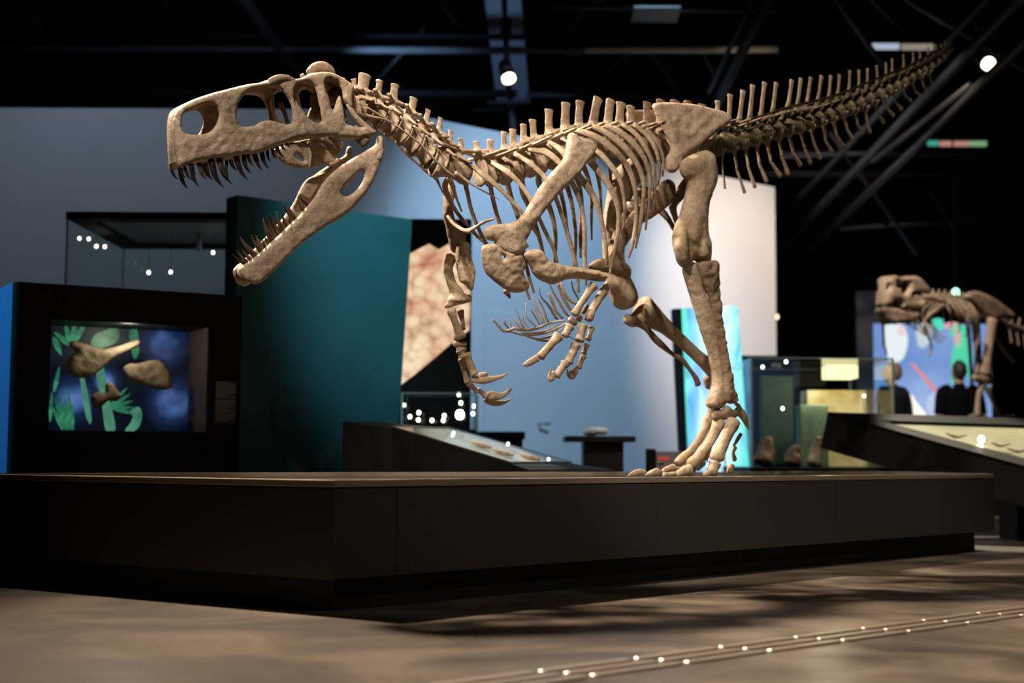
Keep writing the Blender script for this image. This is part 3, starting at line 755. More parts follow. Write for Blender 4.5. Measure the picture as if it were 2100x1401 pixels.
# ---- vertebrae
def vertebra(name, c, t, v, L, R, spine, sw, sq, tp, tpdir, zyg, mat, flare=1.0, vox=0.0065, rem=True, spool=0.72, archfac=0.6):
    """c centre, t tailward tangent, v dorsal; spine = (base, top) world points; tp = transverse process length"""
    n = unit(np.cross(v, t)); n = n if n @ NL > 0 else -n
    if rem: parts = [tube([c - t * L * .5, c - t * L * .42, c - t * L * .15, c + t * L * .15, c + t * L * .42, c + t * L * .5], [R * .93, R, R * spool, R * spool, R, R * .93], 0.95, ref=n, n=13, seg=14, tip=0.05)]
    else: parts = [tube([c + t * L * k_ for k_ in (-.5, -.46, -.36, -.24, 0, .24, .36, .46, .5)], [R * k_ for k_ in (.92, 1.02, 1.0, .8, .74, .8, 1.0, 1.02, .92)], 0.95, ref=n, n=25, seg=18, tip=0.04)]
    b, s = spine
    if not rem:                                     # tail: olive body, paler spine and worn pale centrum rims
        body = part(name, parts + [tube([c + v * R * .4, c + (b - c) * .6, b], [R * archfac, R * archfac * .8, sw * 1.1], 0.8, ref=n, seg=10)], BONE_OLIVE)
        part('neural_spine', tube([c + (b - c) * .75, b + (s - b) * .25, b + (s - b) * .75, s], [sw * 1.1, sw, sw, sw * 1.15 * flare], sq, ref=n, n=11, seg=12, lump=0.06, tip=0.2), BONE, body)
        for sg in (-1, 1):
            o = c + t * sg * L * .44
            ring = [o + (n * math.cos(a) * .95 + v * math.sin(a)) * R * .99 for a in np.linspace(0, 2 * math.pi, 19)]
            part('centrum_rim', tube(ring, [L * .055] * 19, 1.0, ref=t, n=25, seg=6, tip=0.0), BONE_TAIL, body)
        for sg in (1, -1):
            o = c + (b - c) * .62
            if tp:
                d = unit(n * sg * tpdir[0] + t * tpdir[1] + v * tpdir[2])
                part('transverse_process', tube([o, o + d * tp * .5, o + d * tp], [R * .36, R * .24, R * .2], 0.45, ref=v, seg=8), BONE_TAIL, body)
            for dr in (-1, 1):
                part('zygapophysis', tube([o, o + t * dr * L * .35 + n * sg * R * .35 + v * R * .1, o + t * dr * L * .62 + n * sg * R * .42 + v * R * .22], [R * .26, R * .18, R * .14], 0.6, ref=v, seg=6), BONE_TAIL, body)
        return body
    parts.append(tube([c + v * R * .4, c + (b - c) * .6, b], [R * archfac, R * archfac * .8, sw * 1.15], 0.8, ref=n, seg=10))
    parts.append(tube([b - (s - b) * .15, b + (s - b) * .25, b + (s - b) * .75, s], [sw * 1.1, sw, sw, sw * 1.15 * flare], sq, ref=n, n=11, seg=12, lump=0.06, tip=0.2))
    for sg in (1, -1):
        if tp:
            d = unit(n * sg * tpdir[0] + t * tpdir[1] + v * tpdir[2])
            o = c + (b - c) * .62
            parts.append(tube([o, o + d * tp * .5, o + d * tp], [R * .42, R * .3, R * .28], 0.45, ref=v, seg=8))
        if zyg:
            o = c + (b - c) * .8
            parts.append(tube([o, o - t * L * .35 * zyg + n * sg * R * .35, o - t * L * .75 * zyg + n * sg * R * .6 + v * R * .12], [R * .34, R * .26, R * .24], 0.6, ref=v, seg=8))
            parts.append(tube([o, o + t * L * .35 * zyg + n * sg * R * .3 + v * R * .15, o + t * L * .7 * zyg + n * sg * R * .5 + v * R * .15], [R * .34, R * .26, R * .2], 0.6, ref=v, seg=8))
    return rpart(name, parts, mat, vox=vox, it=1) if rem else part(name, parts, mat)
def frames(C):
    C = np.array(C); T = np.gradient(C, axis=0)
    return [unit(t) for t in T]
# neck: centre, spine base, spine top, half width (zoom 2)
CV = [((205, 425), (178, 225), (160, 150), 26), ((285, 415), (250, 260), (272, 112), 50), ((375, 480), (402, 290), (416, 165), 30), ((485, 555), (545, 330), (563, 205), 36), ((600, 640), (718, 440), (745, 335), 36), ((705, 735), (860, 545), (882, 445), 28),
      ((825, 835), (985, 630), (997, 520), 25), ((955, 940), (1085, 735), (1096, 640), 26), ((1085, 1010), (1195, 800), (1186, 720), 27)]
cc = [D(*Z(2, *c[0]), 0) for c in CV]
# dorsals: centre, spine base, spine top, half width (zoom 3)
DV = [((120, 585), (60, 420), (52, 368), 20), ((205, 578), (150, 425), (152, 358), 22), ((290, 562), (245, 400), (246, 302), 20), ((375, 535), (308, 385), (307, 286), 23), ((450, 510), (380, 345), (380, 252), 23), ((525, 485), (450, 335), (442, 220), 24),
      ((610, 455), (552, 290), (552, 150), 27), ((690, 430), (664, 262), (668, 105), 30), ((775, 412), (756, 250), (766, 92), 28), ((865, 400), (852, 240), (890, 72), 30), ((955, 392), (955, 240), (975, 84), 30), ((1045, 388), (1036, 240), (1046, 104), 30), ((1130, 388), (1112, 250), (1112, 128), 28)]
dc = [D(*Z(3, *c[0]), 0) for c in DV]
SV = [((1215, 390), (1225, 250), (1225, 100), 36), ((1300, 392), (1320, 250), (1320, 86), 44), ((1385, 394), (1415, 250), (1415, 90), 44), ((1470, 396), (1505, 260), (1505, 95), 40), ((1555, 398), (1600, 270), (1600, 115), 38)]
sc_ = [D(*Z(3, *c[0]), 0) for c in SV]
def tail_w(px):
    t = max(0.0, (px - 1480) / 470.0)
    return -0.85 * t ** 2.4
TC = [(75, 905), (160, 882), (250, 862), (340, 838), (432, 812), (522, 788), (602, 765), (685, 744), (762, 724), (838, 702), (918, 678), (998, 648), (1080, 618), (1160, 592), (1236, 558), (1310, 522), (1385, 488), (1450, 458), (1512, 426), (1570, 392), (1622, 360), (1672, 330), (1722, 304), (1778, 268), (1828, 234), (1868, 204), (1900, 170)]
TS = [((118, 640), (120, 555)), ((208, 680), (216, 505)), ((290, 680), (315, 475)), ((370, 655), (390, 432)), ((455, 640), (481, 412)), ((545, 610), (571, 415)), ((665, 575), (690, 395)), ((735, 575), (760, 382)), ((805, 575), (836, 375)), ((890, 550), (918, 362)), ((975, 520), (990, 362)), ((1045, 498), (1056, 354)),
      ((1130, 468), (1135, 322)), ((1205, 445), (1206, 318)), ((1270, 420), (1272, 305)), ((1350, 392), (1340, 282)), ((1415, 345), (1413, 260)), ((1462, 310), (1460, 230)), ((1552, 285), (1545, 198)), ((1625, 250), (1620, 184)), ((1677, 230), (1675, 167)), ((1737, 200), (1738, 142)), ((1800, 170), (1800, 118)), ((1836, 160), (1838, 112)), ((1866, 140), (1868, 92)), ((1896, 118), (1898, 80)), ((1915, 110), (1917, 90))]
TR = np.interp(range(27), [0, 6, 11, 15, 19, 23, 26], [72, 66, 52, 46, 36, 24, 14])
def T4(x, y, dw=0.0):
    px, py = Z(4, x, y); return D(px, py, tail_w(px) + dw)
tcn = [T4(*c) for c in TC]
allc = cc + dc + sc_ + tcn
allt = frames(allc)
def W2(k, p): return D(*Z(k, *p), 0)
for i, (c, b, s, hw) in enumerate(CV):
    t = allt[i]; C = allc[i]; B, S = W2(2, b), W2(2, s)
    v = S - C; v = unit(v - t * (v @ t)); L = np.linalg.norm(np.array(allc[i + 1]) - C) * (0.95 if i else 0.8)
    vertebra('neck_vertebra', C, t, v, L, 0.062, (B, S), hw / 4.67 * px_len(C) * 1.25, 0.36, 0.10, (1, 0.35, -0.55), 0.95, BONE, 1.1, 0.0055)
for i, (c, b, s, hw) in enumerate(DV):
    j = i + len(CV); t = allt[j]; C = allc[j]; B, S = W2(3, b), W2(3, s)
    v = S - C; v = unit(v - t * (v @ t)); L = np.linalg.norm(np.array(allc[j + 1]) - C) * 0.94
    vertebra('back_vertebra', C, t, v, L, 0.072, (B, S), hw / 3.3357 * px_len(C) * 1.25, 0.36, 0.16, (1, 0.25, 0.12), 0.7, BONE, 1.05, 0.0065)
for i, (c, b, s, hw) in enumerate(SV):
    j = i + len(CV) + len(DV); t = allt[j]; C = allc[j]; B, S = W2(3, b), W2(3, s)
    v = unit(UP - t * (UP @ t)); L = np.linalg.norm(np.array(allc[j + 1]) - C) * 1.0
    vertebra('sacral_vertebra', C, t, v, L, 0.07, (B, S), hw / 3.3357 * px_len(C), 0.30, 0.15, (1, 0, 0.2), 0.0, BONE_BROWN, 1.0, 0.0075)
for i in range(len(TC)):
    j = i + len(CV) + len(DV) + len(SV); t = allt[j]; C = allc[j]; B, S = T4(*TS[i][0]), T4(*TS[i][1])
    v = S - C; v = unit(v - t * (v @ t)); nxt = allc[min(j + 1, len(allc) - 1)]; prv = allc[j - 1]
    L = (np.linalg.norm(nxt - C) if j + 1 < len(allc) else np.linalg.norm(C - prv)) * 0.90
    R = TR[i] / 3.75 * px_len(C)
    vertebra('tail_vertebra', C, t, v, L, R, (B, S), np.interp(i, [0, 10, 26], [22, 17, 8]) / 3.75 * px_len(C), 0.5, np.interp(i, [0, 14, 20], [0.15, 0.06, 0.0]), (1, 0.9, 0.15), 0.75, BONE_TAIL, 1.15, rem=False, spool=0.66, archfac=0.5)
# chevrons below the tail
CH = [((155, 970), (160, 1080), (175, 1222), 9), ((250, 955), (270, 1090), (326, 1255), 12), ((338, 925), (355, 1060), (406, 1215), 13), ((425, 905), (440, 1040), (496, 1170), 14), ((505, 885), (530, 1020), (602, 1130), 15), ((595, 858), (615, 980), (662, 1112), 15), ((675, 828), (700, 950), (757, 1045), 15),
      ((765, 805), (790, 920), (836, 1028), 14), ((845, 785), (865, 890), (912, 992), 14), ((935, 750), (950, 860), (1000, 945), 14), ((1015, 722), (1035, 820), (1092, 908), 14), ((1095, 680), (1115, 770), (1157, 842), 14), ((1180, 655), (1195, 735), (1237, 798), 13), ((1258, 635), (1265, 715), (1292, 792), 13),
      ((1335, 590), (1355, 660), (1397, 716), 12), ((1400, 550), (1430, 620), (1472, 662), 12), ((1475, 510), (1495, 570), (1536, 615), 11), ((1545, 460), (1570, 510), (1607, 552), 10), ((1620, 415), (1640, 475), (1682, 516), 9), ((1690, 380), (1705, 440), (1737, 472), 9), ((1745, 350), (1765, 405), (1792, 432), 8)]
for a, m, b, r in CH:
    A, M, B = T4(*a), T4(*m), T4(*b); s = px_len(A) / 3.75
    dirv = unit(A - M)
    pr = [tube([M, A * .5 + M * .5, A], [r * .8 * s, r * .8 * s, r * 1.1 * s], .8, seg=8, n=7), tube([M, M * .5 + B * .5, B], [r * .8 * s, r * 1.0 * s, r * 1.35 * s], .7, seg=10, n=7, tip=.5)]
    for sg in (1, -1):
        pr.append(tube([A, A + dirv * 0.02 + NL * sg * 0.022, A + dirv * 0.035 + NL * sg * 0.03], [r * .9 * s, r * .8 * s, r * .9 * s], 1, seg=8))
    part('chevron', pr, BONE)
rod = [T4(x, y, 0.055) for x, y in ((200, 745), (450, 672), (700, 592), (900, 545), (1100, 482), (1300, 398), (1450, 338), (1570, 292), (1700, 220), (1840, 150))]
part('tail_rod', tube(rod, [0.009] * 10, n=40, seg=8), plain('rod_brass', (0.35, 0.27, 0.15), 0.22, 0.95), None, 'thin polished metal rod along the tail')

# ---- cervical ribs
def t2(name, pts, mat=BONE): return part(name, bone(2, pts, 0.7, 8, 0), mat)
t2('cervical_rib', [(195, 470, .07, 10), (260, 495, .07, 18), (350, 515, .07, 14), (470, 540, .07, 9), (600, 615, .07, 8), (680, 670, .07, 4)])
t2('cervical_rib', [(290, 425, .07, 14), (380, 475, .07, 12), (470, 530, .07, 9), (560, 570, .07, 5)])
t2('cervical_rib', [(560, 585, .08, 10), (700, 690, .08, 12), (800, 770, .08, 11), (900, 880, .08, 9), (960, 940, .08, 5)])
t2('cervical_rib', [(780, 740, .09, 10), (900, 880, .09, 13), (1010, 990, .09, 14), (1110, 1070, .09, 14), (1270, 1165, .09, 5)])
t2('cervical_rib', [(1140, 1050, .10, 26), (1200, 1090, .10, 18), (1300, 1160, .11, 11), (1420, 1230, .12, 9), (1560, 1302, .12, 3)])
t2('cervical_rib', [(380, 545, -.05, 12), (440, 640, -.05, 8), (515, 742, -.05, 3)])
t2('cervical_rib', [(225, 530, -.07, 8), (330, 590, -.07, 10), (440, 665, -.07, 10), (560, 745, -.07, 8), (640, 840, -.07, 4)])
t2('cervical_rib', [(540, 680, -.07, 18), (590, 770, -.07, 14), (680, 880, -.07, 9), (800, 985, -.07, 8), (870, 1050, -.07, 4)])
t2('cervical_rib', [(670, 820, -.07, 20), (690, 880, -.07, 14), (800, 985, -.07, 9), (900, 1080, -.07, 6)])
t2('cervical_rib', [(800, 940, -.08, 18), (840, 1020, -.08, 12), (940, 1100, -.08, 9), (985, 1170, -.08, 8), (1040, 1270, -.08, 7), (1115, 1395, -.08, 3)])
t2('cervical_rib', [(930, 1040, -.08, 26), (965, 1110, -.08, 16), (1000, 1200, -.08, 9), (1060, 1300, -.08, 5)])
t2('cervical_rib', [(1080, 1090, -.08, 36), (1110, 1170, -.09, 26), (1150, 1290, -.1, 15), (1200, 1420, -.1, 10)])

# ---- ribs (near side traced, far side mirrored)
RB = [[(45, 545, .09, 24), (100, 590, .16, 26), (190, 665, .20, 17), (290, 765, .225, 15), (375, 860, .23, 14), (440, 955, .22, 12), (482, 1025, .20, 7)],
      [(170, 515, .09, 22), (260, 570, .17, 22), (340, 640, .21, 17), (400, 720, .235, 16), (460, 840, .245, 15), (525, 980, .245, 15), (580, 1090, .235, 14), (612, 1195, .22, 11)],
      [(325, 455, .09, 20), (420, 515, .17, 20), (520, 610, .22, 18), (595, 745, .245, 17), (650, 900, .25, 16), (692, 1040, .25, 16), (722, 1150, .24, 16), (745, 1260, .22, 14), (757, 1400, .2, 9)],
      [(420, 415, .09, 22), (530, 440, .16, 24), (630, 520, .22, 22), (710, 650, .25, 20), (765, 780, .255, 18), (790, 900, .255, 17), (797, 1040, .25, 16), (800, 1220, .23, 14), (806, 1350, .21, 9)],
      [(560, 372, .09, 22), (650, 440, .17, 26), (755, 600, .23, 26), (835, 705, .25, 25), (892, 830, .26, 20), (922, 960, .255, 17), (943, 1090, .25, 15), (952, 1210, .23, 11)],
      [(690, 400, .10, 20), (780, 460, .17, 22), (850, 525, .22, 26), (915, 600, .245, 25), (978, 695, .255, 23), (1022, 810, .26, 20), (1030, 930, .255, 17), (1010, 1065, .245, 15), (985, 1190, .23, 13), (970, 1275, .22, 8)],
      [(800, 390, .10, 18), (880, 430, .17, 20), (965, 520, .215, 22), (1030, 615, .235, 19), (1065, 735, .24, 16), (1072, 850, .235, 13), (1066, 955, .22, 7)],
      [(745, 290, .12, 18), (880, 340, .19, 24), (1000, 430, .235, 25), (1090, 540, .25, 22), (1135, 660, .255, 18), (1150, 800, .25, 16), (1145, 950, .24, 15), (1122, 1080, .23, 14), (1098, 1162, .22, 8)],
      [(855, 262, .12, 20), (980, 330, .19, 25), (1090, 430, .23, 24), (1170, 550, .245, 20), (1202, 665, .25, 17), (1196, 800, .245, 18), (1172, 950, .235, 16), (1146, 1098, .22, 8)],
      [(935, 258, .12, 20), (1050, 312, .18, 24), (1150, 402, .22, 22), (1222, 520, .235, 18), (1246, 640, .235, 16), (1236, 770, .23, 14), (1214, 972, .215, 7)],
      [(1055, 248, .12, 18), (1150, 320, .175, 20), (1220, 420, .21, 18), (1270, 545, .22, 16), (1276, 700, .215, 13), (1260, 875, .2, 7)],
      [(1140, 255, .12, 16), (1230, 332, .165, 18), (1290, 440, .19, 16), (1311, 560, .195, 13), (1300, 665, .185, 7)],
      [(1225, 290, .11, 14), (1280, 350, .14, 16), (1320, 430, .155, 14), (1337, 510, .155, 11), (1331, 605, .15, 6)]]
for i, r in enumerate(RB):
    rr = [(x, y, w, q_ * 1.12) for x, y, w, q_ in r]
    a, b = bone(3, rr, 0.5, 10, 0.05), None
    # rib head reaching in to the centrum
    hd = tube([D(*Z(3, r[0][0], r[0][1]), r[0][2]), D(*Z(3, r[0][0] + 25, r[0][1] + 18), .05)], [0.016, 0.018], .7, seg=8)
    part('rib', [a, hd], BONE if i not in (0, 1) else BONE)
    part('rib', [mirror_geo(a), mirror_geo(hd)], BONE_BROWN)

# ---- shoulder girdle and near arm
SCAP = [(685, 320), (715, 308), (760, 335), (830, 360), (868, 385), (876, 420), (845, 480), (800, 530), (770, 580), (700, 650), (620, 730), (560, 800), (510, 862), (480, 910), (440, 965), (412, 1020), (396, 1058), (417, 1085), (385, 1110), (352, 1150), (290, 1150), (236, 1128), (184, 1090), (180, 1056), (130, 1040), (106, 1000), (115, 962), (165, 937), (260, 930), (330, 908), (380, 858), (420, 790), (480, 690), (560, 590), (640, 500), (668, 420), (678, 360)]
def scw(x, y): return float(np.interp(y, [300, 600, 900, 1150, 1400], [0.235, 0.28, 0.29, 0.275, 0.235])) + float(np.interp(x, [100, 300], [-0.05, 0]))
part('scapula', plate(3, SCAP, [], scw, 0.026, 45, 13, 0.10))
CORA = [(92, 1094), (125, 1072), (182, 1066), (245, 1104), (320, 1134), (356, 1130), (380, 1176), (400, 1228), (375, 1258), (388, 1292), (416, 1340), (410, 1380), (370, 1398), (325, 1404), (280, 1395), (210, 1350), (130, 1280), (108, 1240), (96, 1190)]
part('coracoid', plate(3, CORA, [[(220, 1158), (232, 1144), (244, 1150), (246, 1168), (232, 1176), (222, 1170)]], scw, 0.022, 40, 12, 0.12))
far = lambda w: -w
part('coracoid_tip', bone(5, [(420, 690, -.1, 16), (436, 710, -.1, 13), (448, 732, -.1, 4)]), BONE_BROWN)
part('furcula', bone(5, [(103, 278, -.2, 10), (130, 315, -.16, 12), (170, 345, -.1, 15), (212, 362, -.02, 17), (260, 338, .08, 13), (310, 308, .16, 11), (362, 293, .22, 5)], .7))
part('shoulder_pin', bone(3, [(345, 1120, .27, 14), (400, 1155, .285, 13)]), STEEL)
rpart('humerus', [plate(3, [(382, 1150), (400, 1114), (450, 1104), (492, 1112), (525, 1160), (600, 1200), (700, 1222), (800, 1240), (880, 1252), (925, 1268), (940, 1295), (938, 1320), (915, 1328), (850, 1318), (760, 1300), (690, 1298), (640, 1325), (590, 1345), (550, 1340), (490, 1310), (450, 1265), (430, 1215)], [], 0.30, 0.045, 42, 12, 0.1),
      bone(3, [(430, 1160, .30, 40), (500, 1230, .30, 60), (600, 1270, .30, 45), (760, 1268, .30, 40), (900, 1292, .30, 40)], .8)], vox=0.006)
def zb(name, k, pts, q=.85, mat=None, vox=None, parent=None):
    VF = bone(k, pts, q, 14, 0.06)
    return rpart(name, VF, mat, vox=vox, parent=parent) if vox else part(name, VF, mat, parent)
zb('radius', 9, [(1330, 150, .31, 62), (1290, 200, .31, 48), (1200, 330, .315, 40), (1130, 440, .32, 46), (1100, 490, .32, 56)])
zb('ulna', 9, [(1500, 130, .29, 40), (1440, 230, .29, 58), (1370, 340, .30, 50), (1310, 450, .30, 50), (1275, 520, .305, 62), (1260, 560, .305, 55)])
zb('carpal', 9, [(1040, 545, .32, 36), (1090, 590, .32, 42), (1110, 615, .32, 30)]); zb('carpal', 9, [(1140, 530, .31, 42), (1170, 560, .31, 36)], mat=BONE_BROWN); zb('carpal', 9, [(1200, 480, .3, 24), (1235, 420, .3, 30), (1250, 380, .3, 22)], mat=BONE_BROWN)
def digit(k, segs, w, names=None, mat=None):
    for i, (x0, y0, x1, y1, ra, rm, rb) in enumerate(segs):
        ex, ey = (x1 - x0) * .05, (y1 - y0) * .05
        x0, y0, x1, y1 = x0 - ex, y0 - ey, x1 + ex, y1 + ey
        mx_, my = (x0 + x1) / 2, (y0 + y1) / 2
        zb((names or 'phalanx') if isinstance(names, str) or names is None else names[i], k, [(x0, y0, w, ra * 1.12), (x0 * .75 + x1 * .25, y0 * .75 + y1 * .25, w, (ra + rm) / 2), (mx_, my, w, rm * 1.12), (x0 * .25 + x1 * .75, y0 * .25 + y1 * .75, w, (rb + rm) / 2), (x1, y1, w, rb * 1.12)], .85, mat)
def claw(k, pts, w, q=.5, mat=None):
    zb('claw', k, [(x, y, w, r) for x, y, r in pts], q, mat)
digit(9, [(1040, 650, 985, 745, 58, 42, 46), (895, 770, 700, 990, 62, 44, 52)], .33, ['metacarpal', 'phalanx'])
claw(9, [(655, 1020, 46), (590, 1055, 44), (530, 1088, 36), (490, 1102, 18)], .33)
digit(9, [(1195, 635, 1160, 800, 62, 46, 60), (1110, 870, 1030, 1060, 62, 46, 54), (985, 1090, 890, 1220, 56, 40, 50)], .31, ['metacarpal', 'phalanx', 'phalanx'])
claw(9, [(860, 1200, 44), (815, 1260, 48), (800, 1225, 22), (815, 1170, 12), (828, 1125, 4)], .31)
digit(9, [(1300, 660, 1265, 790, 44, 26, 40), (1240, 860, 1210, 960, 42, 30, 38), (1200, 1000, 1150, 1125, 40, 30, 40)], .29, ['metacarpal', 'phalanx', 'phalanx'])
claw(9, [(1120, 1155, 44), (1065, 1225, 54), (1020, 1200, 26), (1015, 1150, 8)], .29)
part('hand_wire', bone(9, [(1010, 745, .32, 5), (1090, 795, .31, 5)]), STEEL)
# ---- far arm
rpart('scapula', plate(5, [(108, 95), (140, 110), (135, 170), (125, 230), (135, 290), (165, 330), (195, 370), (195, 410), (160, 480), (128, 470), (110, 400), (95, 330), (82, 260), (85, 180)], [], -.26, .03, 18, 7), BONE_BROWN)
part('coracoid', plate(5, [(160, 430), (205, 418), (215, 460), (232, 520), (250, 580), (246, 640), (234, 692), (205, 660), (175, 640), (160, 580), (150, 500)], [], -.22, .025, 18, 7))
rpart('humerus', [bone(5, [(120, 500, -.27, 40), (105, 560, -.27, 34), (120, 640, -.27, 30), (150, 700, -.27, 44), (155, 745, -.27, 70)], .6), bone(5, [(90, 780, -.27, 14), (160, 740, -.27, 30), (225, 730, -.27, 24)], .8)], vox=0.006)
zb('radius', 5, [(120, 795, -.26, 28), (140, 850, -.26, 22), (155, 900, -.26, 24), (170, 950, -.26, 38)]); zb('ulna', 5, [(172, 800, -.3, 22), (182, 850, -.3, 14), (186, 905, -.3, 16)], mat=BONE_BROWN)
zb('carpal', 5, [(140, 985, -.26, 16), (200, 985, -.26, 14)]); zb('carpal', 5, [(155, 1010, -.26, 12), (200, 1015, -.26, 14)])
digit(5, [(172, 1020, 185, 1050, 26, 20, 24), (205, 1050, 245, 1145, 30, 22, 26)], -.25, ['metacarpal', 'phalanx'])
digit(5, [(175, 1075, 212, 1190, 14, 12, 18), (222, 1205, 262, 1245, 18, 13, 15), (270, 1240, 312, 1268, 15, 12, 19)], -.28, ['metacarpal', 'phalanx', 'phalanx'])
claw(5, [(240, 1180, 18), (285, 1183, 24), (350, 1178, 16), (405, 1162, 8), (442, 1142, 2)], -.25); zb('claw_heel', 5, [(280, 1158, -.25, 14), (318, 1150, -.25, 12)])
claw(5, [(318, 1275, 18), (345, 1272, 27), (400, 1270, 17), (440, 1245, 9), (464, 1216, 2)], -.28); claw(5, [(305, 1295, 10), (350, 1310, 18), (410, 1308, 11), (462, 1284, 2)], -.31)

# ---- belly ribs (gastralia)
GA = [[(120, 560, 12), (180, 620, 15), (250, 695, 16), (330, 685, 16), (375, 660, 18)], [(375, 660, 16), (440, 680, 18), (560, 680, 18), (680, 655, 16), (800, 600, 14), (980, 570, 10)], [(250, 700, 14), (340, 705, 12), (460, 735, 12), (620, 740, 15), (760, 715, 14), (900, 660, 12), (1000, 600, 9)],
      [(400, 730, 10), (500, 745, 12), (640, 790, 14), (760, 775, 12), (880, 720, 10), (960, 660, 8)], [(560, 770, 8), (680, 808, 12), (790, 812, 12), (850, 770, 10)], [(470, 720, 8), (640, 715, 10), (780, 680, 9), (900, 620, 8)], [(700, 790, 8), (800, 770, 9), (900, 700, 7)]]
for p in GA: zb('belly_rib', 9, [(x, y, .07, r) for x, y, r in p], .8)
GB = [[(275, 545, 7), (262, 600, 14), (310, 660, 8)], [(318, 580, 6), (345, 630, 10), (380, 660, 6)], [(370, 540, 7), (400, 590, 14), (450, 650, 12), (480, 670, 6)], [(398, 430, 4), (432, 520, 6), (470, 620, 14), (500, 665, 6)], [(475, 525, 8), (505, 600, 10), (550, 655, 6)], [(515, 355, 4), (522, 510, 8), (570, 580, 12), (640, 645, 8)], [(572, 432, 6), (620, 510, 10), (680, 615, 8)],
      [(582, 195, 4), (615, 350, 9), (680, 470, 14), (740, 600, 10)], [(655, 305, 6), (705, 380, 10), (760, 540, 16), (790, 590, 10)], [(675, 165, 4), (700, 290, 9), (790, 390, 16), (870, 530, 18), (900, 550, 10)], [(785, 245, 14), (830, 330, 22), (880, 460, 18), (960, 545, 14)], [(615, 400, 6), (665, 520, 10), (720, 605, 7)],
      [(785, 100, 9), (840, 220, 13), (910, 340, 16), (980, 460, 18), (1050, 540, 10)], [(900, 130, 20), (960, 290, 22), (1040, 420, 22), (1100, 470, 12)], [(940, 120, 16), (1000, 280, 20), (1080, 350, 20), (1130, 370, 10)], [(1060, 90, 10), (1085, 200, 13), (1140, 300, 12), (1160, 340, 7)]]
for i, p in enumerate(GB): zb('belly_rib', 9, [(x, y, -.08 if i < 13 else -.16, r) for x, y, r in p], .7, BONE if i % 3 else BONE_BROWN)

# ---- pelvis
ILI = [(1260, 120), (1300, 103), (1375, 100), (1450, 105), (1540, 112), (1620, 130), (1700, 150), (1770, 172), (1800, 210), (1782, 245), (1720, 292), (1650, 342), (1602, 390), (1570, 430), (1520, 450), (1472, 480), (1452, 530), (1422, 575), (1382, 582), (1352, 552), (1356, 480), (1382, 430), (1376, 380), (1342, 300), (1292, 200)]
il = plate(3, ILI, [], lambda x, y: float(np.interp(y, [90, 400, 580], [0.10, 0.15, 0.18])), 0.028, 50, 14, 0.12)
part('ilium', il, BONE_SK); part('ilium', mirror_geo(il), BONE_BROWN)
isc = bone(3, [(1680, 350, .11, 18), (1630, 395, .12, 26), (1580, 440, .13, 22)], .6)
part('ischium_head', isc); part('ischium_head', mirror_geo(isc))
pub = bone(6, [(625, 300, .10, 45), (590, 365, .09, 82), (515, 445, .07, 70), (400, 535, .04, 58), (325, 640, .025, 52), (270, 750, .015, 48), (235, 835, .01, 48)], .4)
rpart('pubis', [pub, mirror_geo(pub), bone(6, [(90, 855, 0, 18), (160, 840, 0, 42), (250, 850, 0, 52), (320, 880, 0, 50), (345, 930, 0, 20)], 1.0)], BONE_BROWN, vox=0.009)
ich = bone(6, [(730, 285, .12, 36), (700, 350, .10, 44), (640, 440, .06, 36), (650, 520, .03, 26), (680, 600, .02, 22), (760, 760, .01, 20)], .6)
rpart('ischium', [ich, mirror_geo(ich)], BONE_BROWN, vox=0.009)
# ---- near hind leg
FEM = [(850, 90), (892, 118), (912, 180), (918, 260), (902, 340), (872, 420), (857, 520), (857, 620), (876, 700), (878, 770), (866, 832), (828, 848), (800, 818), (770, 806), (744, 850), (708, 860), (676, 822), (655, 750), (640, 680), (655, 590), (690, 500), (718, 400), (738, 300), (702, 250), (690, 190), (712, 140), (780, 108)]
rpart('femur', [plate(6, FEM, [], .24, .055, 75, 14, 0.05), bone(6, [(830, 140, .24, 62), (850, 240, .24, 68), (800, 400, .245, 70), (765, 560, .25, 78), (740, 690, .26, 76)], .8), bone(6, [(705, 620, .28, 30), (690, 720, .29, 46), (705, 800, .28, 38)], 1), bone(6, [(830, 690, .28, 34), (835, 780, .28, 42)], 1), bone(6, [(745, 190, .16, 50), (790, 180, .22, 60)], 1)], vox=0.008, it=4)
rpart('tibia', [plate(6, [(704, 858), (738, 826), (795, 826), (810, 890), (830, 990), (870, 1090), (905, 1180), (930, 1280), (950, 1400), (962, 1480), (970, 1560), (975, 1690), (960, 1770), (905, 1785), (860, 1750), (890, 1640), (896, 1560), (884, 1480), (868, 1400), (830, 1290), (780, 1120), (740, 990), (718, 920)], [], .24, .045, 55, 14), bone(6, [(760, 890, .24, 40), (800, 1050, .24, 48), (860, 1250, .24, 48), (910, 1450, .24, 42), (930, 1620, .24, 38), (925, 1740, .24, 46)], .9)], BONE, vox=0.008)
rpart('fibula', [plate(6, [(792, 828), (850, 812), (920, 808), (930, 860), (928, 920), (938, 1020), (946, 1120), (958, 1220), (975, 1320), (985, 1400), (1005, 1500), (1020, 1580), (1040, 1680), (1052, 1720), (1030, 1745), (985, 1740), (965, 1690), (960, 1560), (945, 1440), (925, 1330), (900, 1200), (880, 1080), (845, 980), (812, 900)], [], .285, .036, 34, 12, .2)], BONE_BROWN, vox=0.007, it=1)
rpart('astragalus', [bone(8, [(1400, 205, .24, 76), (1460, 205, .25, 74), (1540, 200, .26, 72), (1620, 195, .27, 66)], .9), bone(8, [(1560, 130, .28, 80), (1620, 190, .28, 80), (1700, 185, .28, 54)], .8)], BONE_BROWN, vox=0.007)
